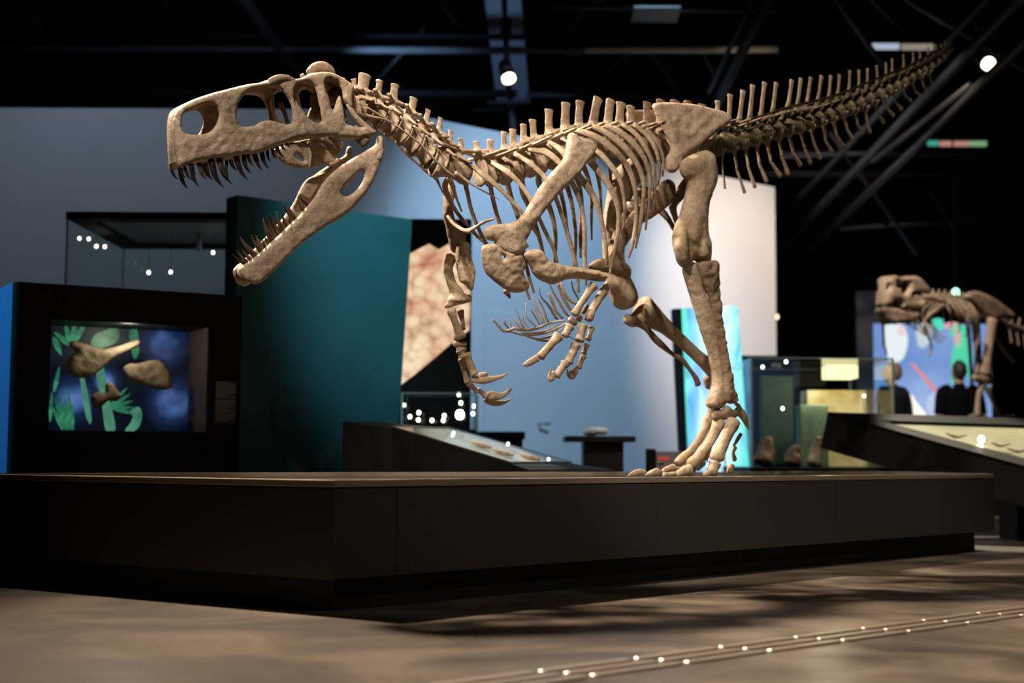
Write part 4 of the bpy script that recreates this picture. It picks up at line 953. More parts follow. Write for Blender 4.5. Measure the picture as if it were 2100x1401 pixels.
zb('heel_bone', 8, [(1710, 140, .22, 50), (1770, 180, .22, 60), (1810, 250, .22, 48), (1845, 330, .21, 32), (1872, 400, .21, 12)]); zb('heel_bone', 8, [(1690, 40, .2, 26), (1740, 90, .2, 30), (1780, 150, .2, 26)]); zb('heel_bone', 8, [(1810, 240, .2, 32), (1850, 250, .2, 30)])
FW = .24
zb('metatarsal', 8, [(1320, 250, .18, 72), (1300, 320, .18, 66), (1265, 420, .18, 54), (1190, 560, .18, 52), (1080, 700, .18, 54), (960, 800, .18, 60), (920, 850, .18, 62)], .9)
zb('metatarsal', 8, [(1480, 290, .24, 100), (1440, 380, .24, 84), (1370, 530, .24, 70), (1290, 650, .24, 66), (1200, 770, .24, 74), (1120, 850, .24, 85), (1090, 880, .24, 78)], .9)
zb('metatarsal', 8, [(1672, 285, .30, 98), (1650, 340, .30, 100), (1610, 420, .30, 84), (1560, 540, .30, 76), (1500, 660, .30, 84), (1450, 760, .30, 106), (1440, 800, .30, 98)], .9)
zb('metatarsal', 8, [(1770, 460, .2, 26), (1720, 540, .2, 28), (1670, 620, .2, 18)], .8, BONE_BROWN)
zb('phalanx', 8, [(1690, 640, .2, 36), (1665, 710, .2, 24), (1680, 790, .2, 36), (1690, 815, .2, 30)]); zb('phalanx', 8, [(1650, 880, .2, 40), (1620, 950, .2, 50), (1610, 985, .2, 36)])
zb('phalanx', 8, [(870, 910, .18, 48), (820, 920, .18, 44), (750, 950, .18, 42), (720, 975, .18, 34)]); zb('phalanx', 8, [(690, 1000, .18, 26), (600, 985, .18, 50), (520, 1000, .18, 30)])
zb('phalanx', 8, [(1080, 950, .24, 88), (1020, 955, .24, 72), (960, 985, .24, 56), (920, 1000, .24, 46)]); zb('phalanx', 8, [(880, 1000, .24, 36), (800, 1005, .24, 28), (730, 1008, .24, 30)])
zb('phalanx', 8, [(1420, 850, .30, 90), (1400, 920, .30, 78), (1370, 985, .30, 84)]); zb('phalanx', 8, [(1330, 990, .30, 50), (1270, 1005, .30, 36)])
claw(8, [(690, 985, 42), (620, 975, 54), (545, 1000, 32), (480, 1015, 10)], .2, .6); claw(8, [(480, 970, 26), (400, 975, 44), (310, 1000, 36), (245, 1025, 8)], .16, .6)
part('toe_wire', bone(8, [(1240, 850, .24, 5), (1350, 820, .3, 5)]), STEEL)
# ---- far hind leg
rpart('femur', [bone(6, [(420, 190, -.19, 80), (325, 280, -.2, 95), (275, 460, -.2, 88), (250, 650, -.2, 82), (252, 800, -.2, 78), (275, 930, -.2, 88), (325, 1050, -.2, 98), (345, 1095, -.2, 80)], .85)], BONE, vox=0.009, it=4)
rpart('tibia', [bone(7, [(290, 190, -.2, 118), (345, 225, -.2, 90), (420, 280, -.2, 62), (560, 400, -.2, 46), (690, 520, -.2, 48), (790, 610, -.2, 64)], .8), bone(7, [(180, 245, -.19, 34), (240, 255, -.2, 50), (330, 140, -.2, 46)], 1)], BONE, vox=0.009)
part('fibula', bone(7, [(240, 260, -.15, 30), (320, 315, -.15, 22), (380, 385, -.15, 26), (440, 440, -.15, 22), (500, 490, -.15, 14), (560, 525, -.15, 20), (620, 600, -.15, 15), (660, 660, -.15, 22), (672, 700, -.15, 24)], .7), BONE_BROWN)
zb('astragalus', 7, [(730, 650, -.2, 30), (750, 690, -.2, 40), (760, 715, -.2, 32)])
for dw, dx in ((-.12, -6), (-.2, 14), (-.28, 34)):
    zb('metatarsal', 7, [(780 + dx, 760, dw, 34), (770 + dx, 850, dw, 26), (740 + dx, 1000, dw, 24), (700 + dx, 1150, dw, 28), (680 + dx, 1200, dw, 32)], .9)
    zb('phalanx', 7, [(670 + dx, 1225, dw, 30), (630 + dx, 1265, dw, 26)]); zb('phalanx', 7, [(610 + dx, 1275, dw, 24), (560 + dx, 1285, dw, 22)]); claw(7, [(545 + dx, 1285, 22), (500 + dx, 1285, 22), (455 + dx, 1302, 4)], dw, .6)
part('hip_block', bone(6, [(340, 450, -.05, 26), (400, 470, -.05, 26)]), plain('white_fill', (.6, .58, .53), .7), None, 'small white filler lump inside the hips')
# ================================================================== EXHIBITS AROUND THE PLATFORM
def on_plane(px, py, p0, n):
    d = ray(px, py); return CAM + d * (np.dot(np.asarray(p0) - CAM, n) / np.dot(d, n))
def glint_beads(parent, pts, r, s=6.0, col=(1.0, 0.9, 0.72)):  # glowing beads stand in for lamp reflections in case glass
    m = emit_mat('glint_glow', col, s)
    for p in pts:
        g = Geo(); g.add(tube([p - UP * r * .5, p + UP * r * .5], [r, r], n=3, seg=10, tip=.7)); g.mk('glint_bead', m, parent)
def glass_box(parent, a, b, top=True, edge=0.006, t=0.008):
    x0, y0, z0 = a; x1, y1, z1 = b
    solid('glass_pane', box((x0, y0, z0), (x1, y0 + t, z1)), GLASS, parent); solid('glass_pane', box((x0, y1 - t, z0), (x1, y1, z1)), GLASS, parent)
    solid('glass_pane', box((x0, y0 + t, z0), (x0 + t, y1 - t, z1)), GLASS, parent); solid('glass_pane', box((x1 - t, y0 + t, z0), (x1, y1 - t, z1)), GLASS, parent)
    if top: solid('glass_top', box((x0, y0, z1), (x1, y1, z1 + t)), GLASS, parent)
    for x in (x0, x1):
        for y in (y0, y1): solid('glass_edge', box((x - edge, y - edge, z0), (x + edge, y + edge, z1 + t)), GLASS_EDGE, parent)
    if top:
        for y in (y0, y1): solid('glass_edge', box((x0, y - edge, z1), (x1, y + edge, z1 + t)), GLASS_EDGE, parent)

# ---- black showcase with fossils (left)
F0, F1 = P(33, 578, 8.5), P(497, 606, 9.2)
ZT = (F0[2] + F1[2]) / 2
F0[2] = F1[2] = 0
u = unit(F1 - F0); nb = np.array([-u[1], u[0], 0])       # away from camera
Lf = np.linalg.norm(F1 - F0)
sc = empty('fossil_showcase', (F0 + F1) / 2 + nb * .4, 'tall black showcase with a lit window of three floating fossils', 'showcase')
def fuz(px, py, dep=0.0):
    p = on_plane(px, py, F0 + nb * dep, nb); return np.dot(p - F0, u), p[2]
(ua, za), (ub, zb_), (uc, zc), (ud, zd) = fuz(105, 655), fuz(430, 671), fuz(424, 886), fuz(100, 883)
u0, u1, z0, z1 = (ua + ud) / 2, (ub + uc) / 2, (zc + zd) / 2, (za + zb_) / 2
def fb(a, b, c, d, d0, d1):                                # box in face coordinates
    q = [F0 + u * a + nb * d0 + UP * c, F0 + u * b + nb * d0 + UP * c, F0 + u * b + nb * d0 + UP * d, F0 + u * a + nb * d0 + UP * d]
    return slab(q, nb * (d1 - d0))
solid('front_panel', fb(0.0, u0, 0, ZT, 0, .03), BLACK, sc, .003); solid('front_panel', fb(u1, Lf, 0, ZT, 0, .03), BLACK, sc, .003)
solid('front_panel', fb(u0, u1, z1, ZT, 0, .03), BLACK, sc, .003); solid('front_panel', fb(u0, u1, 0, z0, 0, .03), BLACK, sc, .003)
solid('body', fb(0.02, Lf, 0, ZT - .001, .5, .92), BLACK, sc); solid('top_cover', fb(0.02, Lf, ZT - .03, ZT, .03, .5), BLACK, sc)
solid('side_panel', fb(Lf - .03, Lf, 0, ZT - .03, .03, .5), BLACK, sc)
BLUEP = plain('blue_cloth', (0.012, 0.19, 0.42), 0.8, noise=.15, nscale=30)
solid('blue_side', fb(-.02, 0.019, 0, ZT - .003, .0, .92), BLUEP, sc, 0.003)
NICHE = plain('niche_brown', (0.10, 0.07, 0.05), .7)
dn = .42
solid('niche_side', fb(u1, u1 + .012, z0, z1, .03, dn), NICHE, sc); solid('niche_side', fb(u0 - .012, u0, z0, z1, .03, dn), NICHE, sc)
solid('niche_shelf', fb(u0, u1, z0 - .012, z0, .03, dn), BLACK, sc); solid('niche_ceiling', fb(u0, u1, z1, z1 + .012, .03, dn), BLACK, sc)
m, nt, N, L, b = new_mat('underwater_graphic')
tc = N.new('ShaderNodeTexCoord'); n1 = N.new('ShaderNodeTexNoise'); n1.inputs['Scale'].default_value = 4; n1.inputs['Detail'].default_value = 4
L.new(tc.outputs['Object'], n1.inputs['Vector'])
acc = None
gcen = F0 + u * ((u0 + u1) / 2) + nb * (dn + .01) + UP * ((z0 + z1) / 2)
for (gx_, gy_, rr_) in ((338, 706, .21), (352, 826, .22), (150, 818, .2), (215, 780, .13)):
    a__, c__ = fuz(gx_, gy_, dn); q3 = F0 + u * a__ + nb * (dn + .01) + UP * c__ - gcen
    vd = N.new('ShaderNodeVectorMath'); vd.operation = 'DISTANCE'; vd.inputs[1].default_value = tuple(q3); L.new(tc.outputs['Object'], vd.inputs[0])
    mr = N.new('ShaderNodeMapRange'); mr.interpolation_type = 'SMOOTHSTEP'; mr.inputs[1].default_value = rr_; mr.inputs[2].default_value = 0; L.new(vd.outputs['Value'], mr.inputs[0])
    if acc is None: acc = mr.outputs[0]
    else:
        ad = N.new('ShaderNodeMath'); ad.operation = 'MAXIMUM'; L.new(acc, ad.inputs[0]); L.new(mr.outputs[0], ad.inputs[1]); acc = ad.outputs[0]
mu = N.new('ShaderNodeMath'); mu.operation = 'MULTIPLY'; L.new(acc, mu.inputs[0])
r9 = ramp(N, [(.3, (.5, .5, .5)), (.7, (1.2, 1.2, 1.2))]); L.new(n1.outputs[0], r9.inputs[0]); L.new(r9.outputs[0], mu.inputs[1])
r = ramp(N, [(0, (0.0015, 0.003, 0.010)), (.35, (0.008, 0.02, 0.07)), (.7, (0.06, 0.12, 0.33)), (1, (0.17, 0.27, 0.58))]); L.new(mu.outputs[0], r.inputs[0])
b.inputs['Base Color'].default_value = (.005, .01, .02, 1); L.new(r.outputs[0], b.inputs['Emission Color']); b.inputs['Emission Strength'].default_value = 1.0
gb = solid('backlit_graphic', fb(u0 - .1, u1 + .1, z0 - .05, z1 + .05, dn, dn + .02), m, sc)
def zA(x, y): return x / 2.259, 380 + y / 2.259
LEAF = image_panel('printed_leaf', [(.3, (.008, .07, .04)), (.5, (.03, .26, .13)), (.7, (.10, .50, .27))], 9, .6, distort=.6); LEAF2 = image_panel('printed_leaf_pale', [(.3, (.04, .2, .12)), (.6, (.14, .46, .3)), (.8, (.25, .6, .45))], 7, .6)
def blade(x0, y0, x1, y1, wd_):
    dx, dy = x1 - x0, y1 - y0; l_ = math.hypot(dx, dy); nx, ny = -dy / l_ * wd_, dx / l_ * wd_
    return [(x0, y0), (x0 + dx * .3 + nx, y0 + dy * .3 + ny), (x0 + dx * .7 + nx * .8, y0 + dy * .7 + ny * .8), (x1, y1), (x0 + dx * .7 - nx * .8, y0 + dy * .7 - ny * .8), (x0 + dx * .3 - nx, y0 + dy * .3 - ny)]
leaves = [[(420, 735), (440, 692), (500, 668), (542, 650), (545, 720), (470, 755), (430, 752)], [(605, 740), (600, 680), (620, 655), (640, 690), (642, 780), (622, 805)],
  [(430, 760), (470, 752), (482, 850), (505, 980), (535, 1130), (490, 1135), (470, 1000), (450, 900)], [(600, 1050), (640, 1025), (658, 1060), (648, 1110), (620, 1140), (578, 1138), (605, 1100), (615, 1068)], [(370, 890), (390, 890), (425, 1090), (400, 1080)]]
for x1_, y1_ in ((250, 680), (300, 640), (350, 625), (400, 632), (262, 790)): leaves.append(blade(330, 745, x1_, y1_, 13) if x1_ != 262 else blade(245, 700, 285, 790, 14))
for k_ in range(7): leaves.append(blade(290 + k_ * 8, 1138, 236 + k_ * 16, 1010 - (k_ % 3) * 30, 8))
for k_ in range(5): leaves.append(blade(505, 1030, 590 + k_ * 14, 935 + k_ * 32, 9))
leaves += [blade(250, 960, 275, 840, 10), blade(232, 1100, 240, 960, 8)]
for i, lf in enumerate(leaves):
    pl = []
    for x, y in poly_resample(lf, 14):
        a, c = fuz(*zA(x, y), dn); pl.append(F0 + u * a + nb * (dn - .003) + UP * c)
    o = solid('leaf_print', slab(pl, nb * .0028), LEAF2 if i in (2, 3, 4) else LEAF, gb)
fossils = [([(340, 722), (420, 742), (470, 757), (540, 747), (600, 727), (645, 718), (648, 740), (600, 768), (540, 797), (500, 827), (470, 852), (420, 886), (360, 893), (320, 870), (308, 835), (325, 792), (347, 772), (318, 740)], 'blade-shaped pale fossil with a long tapering arm in the lit showcase'),
           ([(572, 850), (600, 826), (640, 826), (690, 812), (740, 812), (775, 845), (795, 890), (797, 935), (770, 948), (720, 945), (660, 925), (600, 905)], 'oval pale fossil plate with ragged edge in the lit showcase'),
           ([(420, 985), (455, 955), (485, 965), (490, 920), (520, 915), (545, 950), (565, 975), (540, 1000), (500, 1000), (465, 1030), (435, 1032)], 'small knobbly pale vertebra fossil, lowest in the lit showcase')]
FOS = bone_mat('pale_fossil', (0.62, 0.5, 0.36), (0.5, 0.38, 0.26), (0.3, 0.21, 0.14), (0.4, 0.33, 0.2), .3)
for ol, lab in fossils:
    pp = [zA(*p) for p in ol]
    VF = inflate(pp, [], lambda x, y, h: (lambda q: F0 + u * q[0] + UP * q[1] + nb * (.22 - h))(fuz(x, y, .22)), .03, 14, 4.5, .15)
    o = tag(fix_normals(mk('fossil', VF[0], VF[1], FOS)), lab, 'fossil', 'fossils floating in the black showcase')
    c = WLOC[o.name]
    part('mount_rod', tube([c + nb * .02, c + nb * .198], .005, n=3, seg=8), STEEL, o)
pl_ = bpy.data.lights.new('showcase_led', 'POINT'); pl_.energy = 2.8; pl_.color = (1, .85, .65); pl_.shadow_soft_size = .05
po = bpy.data.objects.new('showcase_led', pl_); COL.objects.link(po); po.location = F0 + u * ((u0 + u1) / 2) + nb * .08 + UP * (z1 - .06)
solid('showcase_glass', fb(u0, u1, z0, z1, .012, .018), GLASS, sc)
# text plate with faint unreadable lines
la = [fuz(*zA(x, y)) for x, y in ((998, 905), (1090, 1110))]
tl = empty('caption_plate', F0 + u * la[0][0] + UP * la[1][1] - nb * .004, 'small dark caption plate with fine grey lines on the black showcase', 'caption plate')
solid('plate', fb(la[0][0], la[1][0], la[1][1], la[0][1], -.006, -.0005), plain('caption_black', (.012, .014, .014), .5), tl)
CAP = plain('caption_ink', (.35, .37, .35), .7)
hgt = la[0][1] - la[1][1]
for k in range(22):
    zz = la[0][1] - hgt * (.03 + k * .042); ln = .95 if k % 7 else .6
    if k == 9: continue
    solid('caption_line', fb(la[0][0] + .004, la[0][0] + (la[1][0] - la[0][0]) * ln, zz - .004, zz, -.0072, -.006), CAP, tl)

# ---- tall glass case behind it
gx0, gy0, gy1 = P(135, 447, 10.1)[0], 10.1, 11.6
gz = P(300, 449, 10.1)[2]
gc = empty('glass_case', ((gx0 - 1.5) / 2, 10.75, 0), 'tall glass case with black lid standing behind the black showcase', 'glass case')
solid('base', box((gx0, gy0, 0), (-1.76, gy1, .9)), BLACK, gc, .004)
gx1 = -1.80
for aa, bb in (((gx0, gy0, gz), (gx1, gy0 + .16, gz + .05)), ((gx0, gy1 - .16, gz), (gx1, gy1, gz + .05)), ((gx0, gy0 + .16, gz), (gx0 + .16, gy1 - .16, gz + .05)), ((gx1 - .16, gy0 + .16, gz), (gx1, gy1 - .16, gz + .05))):
    solid('lid_frame', box(aa, bb), BLACK, gc)
solid('lid_panel', box((gx0 + .161, gy0 + .161, gz + .025), (gx1 - .161, gy1 - .161, gz + .045)), plain('lid_grey', (.16, .16, .165), .6), gc)
glass_box(gc, (gx0 + .01, gy0 + .01, .9), (gx1 - .01, gy1 - .01, gz), top=False)
lp2 = bpy.data.lights.new('case_fill_light', 'POINT'); lp2.energy = 2.6; lp2.color = (.9, .92, 1); lp2.shadow_soft_size = .05  # added fill light that brightens the grey lid from below
lo = bpy.data.objects.new('case_fill_light', lp2); COL.objects.link(lo); lo.location = (-2.2, 10.7, 1.3)
glint_beads(gc, [P(x, y, 10.9) for x, y in ((163, 489), (182, 490), (198, 505), (215, 506), (437, 518), (350, 558), (305, 559))], .012, 5)  # glints on the tall case's panes, built as glowing beads
for x, y in ((163, 489), (182, 490), (198, 505), (215, 506), (437, 518), (350, 558), (305, 559)):
    p = P(x, y, 10.9); g = Geo(); g.add(tube([p + UP * .01, [p[0], p[1], gz + .03]], .0015, n=2, seg=5)); g.mk('glint_wire', BLACKM, gc)  # wire added to carry each glint bead
g = Geo(); p = P(408, 470, 10.9); g.add(tube([p, P(408, 515, 10.9)], .02, n=3, seg=10)); g.mk('spot_tube', plain('tube_grey', (.3, .3, .32), .4), gc)

# ---- teal leaning panel
TEAL = plain('teal_panel', (0.012, 0.115, 0.145), .55, 0, .4, noise=.12, nscale=2.2)
t0 = P(487, 400, 9.78); t1 = P(846, 450, 10.75)
tn = unit(np.cross(t1 - t0, UP))
tn = tn if tn[1] > 0 else -tn
tb1 = on_plane(812, 960, t0, tn); tb0 = on_plane(476, 960, t0, tn); 
e0, e1 = unit(tb0 - t0), unit(tb1 - t1)
tb0 = t0 + e0 * (t0[2] / -e0[2]); tb1 = t1 + e1 * (t1[2] / -e1[2])
tag(solid('teal_panel', slab([tb0, tb1, t1, t0], tn * .16), TEAL, None, .004), 'tall dark teal freestanding panel behind the lower jaw', 'panel')

# ---- black wall with rock photograph
bx0, bx1 = P(835, 600, 12)[0], P(966, 600, 12)[0]
pw = empty('photo_wall', ((bx0 + bx1) / 2, 12, 0), 'black upright wall with a cut-out backlit picture of pebbly rock', 'display wall')
solid('board', box((bx0 - .2, 12.0, 0), (bx1, 12.12, P(900, 449, 12)[2])), BLACK, pw, .004)
m, nt, N, L, b = new_mat('rock_picture')
tc = N.new('ShaderNodeTexCoord'); vo = N.new('ShaderNodeTexVoronoi'); vo.inputs['Scale'].default_value = 13; n1 = N.new('ShaderNodeTexNoise'); n1.inputs['Scale'].default_value = 3.2; n1.inputs['Detail'].default_value = 5
mixv = N.new('ShaderNodeMixRGB'); mixv.inputs[0].default_value = .12; L.new(tc.outputs['Object'], mixv.inputs[1]); L.new(n1.outputs['Color'], mixv.inputs[2]); L.new(mixv.outputs[0], vo.inputs['Vector']); L.new(tc.outputs['Object'], n1.inputs['Vector'])
r = ramp(N, [(0.0, (.85, .70, .50)), (.4, (.78, .60, .42)), (.65, (.62, .42, .28)), (.95, (.4, .22, .15))]); L.new(vo.outputs['Distance'], r.inputs[0])
r2 = ramp(N, [(.32, (.45, .1, .1)), (.42, (.85, .58, .5)), (.56, (1, 1, .92))]); L.new(n1.outputs[0], r2.inputs[0])
mm = N.new('ShaderNodeMixRGB'); mm.blend_type = 'MULTIPLY'; mm.inputs[0].default_value = .85; L.new(r.outputs[0], mm.inputs[1]); L.new(r2.outputs[0], mm.inputs[2])
b.inputs['Base Color'].default_value = (.02, .02, .02, 1); L.new(mm.outputs[0], b.inputs['Emission Color']); b.inputs['Emission Strength'].default_value = 1.15
pp = [P(x, y, 11.98) for x, y in ((800, 530), (843, 519), (880, 500), (900, 512), (925, 497), (960, 500), (964, 560), (964, 650), (962, 677), (930, 700), (890, 735), (850, 768), (821, 790), (800, 800))]
solid('rock_picture', slab(pp, (0, .018, 0)), m, pw)

# ---- small glass vitrine
v0, v1 = P(824, 880, 11.15), P(976, 806, 11.15)
vt = empty('vitrine', ((v0[0] + v1[0]) / 2, 11.4, 0), 'small sparkling glass vitrine beside the rock picture', 'vitrine')
solid('stand', box((v0[0], 11.15, 0), (v1[0], 11.65, v0[2])), BLACK, vt, .004)
glass_box(vt, (v0[0], 11.15, v0[2]), (v1[0], 11.65, v1[2] - .008), True, .007)
pts = [(680 + x / 2.415, 420 + y / 2.415) for x, y in ((358, 993), (388, 1050), (432, 1030), (430, 1066), (497, 1068), (558, 1045), (553, 1068), (630, 940), (640, 982), (700, 1035), (706, 998))]
glint_beads(vt, [P(x, y, 11.35) for x, y in pts], .013, 7); glint_beads(vt, [P(680 + 635 / 2.415, 420 + 1040 / 2.415, 11.35)], .032, 9)  # sparkle of lamps reflected in the vitrine, built as glowing beads
for x, y in pts + [(680 + 635 / 2.415, 420 + 1040 / 2.415)]:
    p = P(x, y, 11.35); g = Geo(); g.add(tube([[p[0], p[1], v0[2]], p], .0025, n=2, seg=6)); g.mk('glint_stem', BLACKM, vt)  # stem added under each glint bead

# ---- sloping desk case
a_, b_, c_, d_ = P(804, 874, 8.8), P(1049, 948, 9.1), P(1173, 947, 10.3), P(922, 876, 9.9)
l0, l1 = P(703, 861, 8.75), P(760, 861, 9.9)
r0_, r1_ = P(1085, 960, 9.15), P(1262, 961, 10.4)
dk = empty('sloping_desk_case', (-.3, 9.4, 0), 'black sloping desk case with a lit pale tray below the teal panel', 'desk case')
top = np.array([l0, a_, b_, r0_, r1_, c_, d_, l1]); n8 = len(top)
bot = top.copy(); bot[:, 2] = 0
fcs = [(0, 1, 6, 7), (1, 2, 5, 6), (2, 3, 4, 5), tuple(range(n8, 2 * n8))[::-1]] + [(i_, n8 + i_, n8 + (i_ + 1) % n8, (i_ + 1) % n8) for i_ in range(n8)]
dtop = top - UP * .012
solid('desk_body', (np.vstack([dtop, bot]), fcs), BLACK, dk)
cen = (a_ + b_ + c_ + d_) / 4
TRAY = image_panel('pale_tray', [(.3, (.34, .34, .34)), (.55, (.58, .55, .50)), (.75, (.85, .78, .68))], 6, 0, lit=False)
solid('tray', slab([cen + (x - cen) * .97 - UP * .011 for x in (a_, b_, c_, d_)], UP * .004), TRAY, dk)
for e_ in ((a_, b_, 1), (b_, c_, 0), (c_, d_, 1), (d_, a_, 0)):
    solid('desk_rim', slab([e_[0], e_[1], cen + (e_[1] - cen) * .965, cen + (e_[0] - cen) * .965], -UP * .0115), BLACKM, dk)
solid('desk_glass', slab([cen + (x - cen) * .964 - UP * .004 for x in (a_, b_, c_, d_)], UP * .004), GLASS, dk)
def on_desk(px, py): return on_plane(px, py, cen, unit(np.cross(b_ - a_, d_ - a_)))
for i_, (x, y, lab) in enumerate(((985, 916, 'small pale fossil lying highest in the sloping desk case'), (1030, 932, 'small pale fossil lying in the middle of the sloping desk case'), (1085, 941, 'small pale fossil lying lowest in the sloping desk case'))):
    p = on_desk(x, y) + UP * .012
    g = Geo(); g.add(tube([p - unit(b_ - a_) * .07, p, p + unit(b_ - a_) * .07 + unit(d_ - a_) * .03], [.008, .016, .009], n=7)); tag(g.mk('pale_fossil', FOS), lab, 'fossil', 'fossils in the sloping desk case')
spot('desk_fill_spot', (-.6, 12.0, 5.6), tuple(cen), 2400, (1, .94, .84), 13, .5)  # added overhead lamp; the lit tray stands for a reflection in the glass
glint_beads(dk, [on_desk(x, y) + UP * .006 for x, y in ((930, 890), (1042, 912), (1125, 944))], .009, 6)  # reflected glints on the desk glass as glowing beads

# ---- bench, table with white rock, floor sign
bn = empty('bench', (-.1, 12.2, 0), 'low black bench block left of the table', 'bench')
q0, q1 = P(970, 885, 12), P(1077, 910, 12)
solid('bench_top', box((q0[0], 12, q0[2] - .06), (q1[0], 12.5, q0[2])), BLACK, bn, .004); solid('bench_body', box((q0[0] + .04, 12.05, 0), (q1[0] - .02, 12.45, q0[2] - .06)), BLACK, bn, .004)
tbq0, tbq1 = P(1160, 894, 11.5), P(1304, 906, 11.5)
DBR = plain('table_dark', (.012, .010, .010), .5)
tb = empty('pedestal_table', ((tbq0[0] + tbq1[0]) / 2, 11.8, 0), 'dark pedestal table in front of the blue wall', 'table')
solid('table_top', box((tbq0[0], 11.5, tbq0[2] - .045), (tbq1[0], 12.1, tbq0[2])), DBR, tb, .004)
w0, w1 = P(1197, 950, 11.6), P(1279, 950, 11.6)
solid('pedestal', box((w0[0], 11.6, .06), (w1[0], 12.0, tbq0[2] - .045)), DBR, tb, .004); solid('foot', box((w0[0] - .1, 11.55, 0), (w1[0] + .08, 12.05, .06)), DBR, tb, .004)
rk = P(1221, 886, 11.75)
g = Geo()
for k in range(7):
    o3 = RNG.uniform(-1, 1, 3) * [.06, .04, .01]; s = np.array([rk[0], rk[1], tbq0[2] + .035]) + o3
    g.add(tube([s - [.045, 0, 0.008], s, s + [.045, .01, 0]], [.018, .034, .02], n=7))
rko = g.remesh('rock_specimen', plain('white_rock', (.75, .74, .7), .8, noise=.1, nscale=30, bump=.4), None, .008, 2)
zmin = min((rko.matrix_world @ v.co).z for v in rko.data.vertices) + 0
rko.location.z += tbq0[2] - (WLOC[rko.name][2] + min(v.co.z for v in rko.data.vertices)) + 0.0005
tag(rko, 'white lumpy rock lying on the dark pedestal table', 'rock')
spot('table_fill_spot', (1.6, 9.8, 5.5), (rk[0], rk[1], tbq0[2]), 350, (.95, .97, 1), 6, .6)  # unseen lamp added to brighten the rock
sg = empty('floor_sign', (1.3, 11.2, 0), 'low grey box sign with a red mark near the toes', 'sign')
s0, s1 = P(1346, 926, 11.0), P(1398, 965, 11.0)
solid('sign_body', box((s0[0], 11.0, 0), (s1[0] + .1, 11.2, s0[2])), plain('sign_grey', (.22, .21, .22), .6), sg, .003); solid('sign_side', box((s0[0] - .06, 11.05, 0), (s0[0], 11.25, s0[2] + .02)), BLACK, sg, .003)
r0, r1 = P(1350, 937, 10.99), P(1373, 944, 10.99)
RED = plain('sign_red', (.75, .05, .05), .5, emit=(.9, .06, .06), es=.35)
for k in range(4):
    xx = r0[0] + (r1[0] - r0[0]) * k / 4
    solid('red_mark', slab([(xx, 10.999, r1[2]), (xx + .018, 10.999, r1[2] + .004), (xx + .019, 10.999, r0[2]), (xx + .002, 10.999, r0[2] - .003)], (0, -.004, 0)), RED, sg)

# ---- backlit blue-green banner
q = [P(1398, 632, 13.7), P(1513, 628, 13.7), P(1537, 962, 13.7), P(1412, 962, 13.7)]
def to_floor(a, b): return a + (b - a) * (a[2] / (a[2] - b[2]))
qa, qb = to_floor(q[0], q[3]), to_floor(q[1], q[2])
bnr = empty('light_banner', (qa + qb) / 2, 'tall leaning backlit banner in cyan and green behind the hind leg', 'light banner')
m, nt, N, L, b = new_mat('banner_picture')
tc = N.new('ShaderNodeTexCoord'); mp = N.new('ShaderNodeMapping'); mp.inputs['Scale'].default_value = (1.2, 1, .35); L.new(tc.outputs['Object'], mp.inputs[0])
n1 = N.new('ShaderNodeTexNoise'); n1.inputs['Scale'].default_value = 5.5; n1.inputs['Detail'].default_value = 6; n1.inputs['Distortion'].default_value = .8; L.new(mp.outputs[0], n1.inputs['Vector'])
sx = N.new('ShaderNodeSeparateXYZ'); L.new(tc.outputs['Object'], sx.inputs[0])
mr = N.new('ShaderNodeMapRange'); mr.inputs[1].default_value = -.32; mr.inputs[2].default_value = .32; L.new(sx.outputs[0], mr.inputs[0])
rg = ramp(N, [(0.0, (.10, .62, .42)), (.12, (.16, .45, .8)), (.4, (.55, .78, 1)), (.65, (.65, .92, 1)), (.85, (.2, .75, .7)), (1.0, (.05, .6, .35))]); L.new(mr.outputs[0], rg.inputs[0])
rn = ramp(N, [(.34, (.3, .5, .75)), (.48, (.85, .95, 1)), (.64, (1.6, 1.6, 1.5))]); L.new(n1.outputs[0], rn.inputs[0])
mm = N.new('ShaderNodeMixRGB'); mm.blend_type = 'MULTIPLY'; mm.inputs[0].default_value = .9; L.new(rg.outputs[0], mm.inputs[1]); L.new(rn.outputs[0], mm.inputs[2])
b.inputs['Base Color'].default_value = (.02, .02, .02, 1); L.new(mm.outputs[0], b.inputs['Emission Color']); b.inputs['Emission Strength'].default_value = 1.35
solid('picture', slab([q[0], q[1], qb, qa], (0, .03, 0)), m, bnr)
l0, l3 = P(1379, 634, 13.72), to_floor(P(1379, 634, 13.72), P(1396, 962, 13.72))
solid('frame_side', slab([l0, q[0] + [0, .02, 0], qa + [0, .02, 0], l3], (0, .12, 0)), BLACK, bnr)
solid('back_board', slab([l0 + [0, .121, 0], q[1] + [0, .1405, 0], qb + [0, .1405, 0], l3 + [0, .121, 0]], (0, .03, 0)), BLACK, bnr)

# ---- dark cabinet behind, then big glass case on the right
cb0, cb1 = P(1512, 729, 15.0), P(1640, 729, 15.0)
cab = empty('dark_cabinet', ((cb0[0] + cb1[0]) / 2, 15.3, 0), 'dark cabinet below the right end of the white wall', 'cabinet')
solid('cabinet_body', box((cb0[0], 15.0, 0), (cb1[0], 15.6, cb0[2] - .03)), plain('cabinet_navy', (.006, .012, .03), .5), cab, .004); solid('cabinet_top', box((cb0[0] - .01, 14.99, cb0[2] - .03), (cb1[0] + .01, 15.61, cb0[2])), BLACK, cab, .003)
k0 = P(1540, 733, 11.9); k1x = P(1830, 733, 11.9)[0]; kz = k0[2]
kc = empty('large_glass_case', ((k0[0] + k1x) / 2, 12.5, 0), 'large square glass case with warm lit blocks right of the foot', 'glass case')
kb = .52
solid('case_base', box((k0[0] - .02, 11.88, 0), (k1x + .02, 13.42, kb)), BLACK, kc, .004)
glass_box(kc, (k0[0], 11.9, kb), (k1x, 13.4, kz - .008), True, .009)
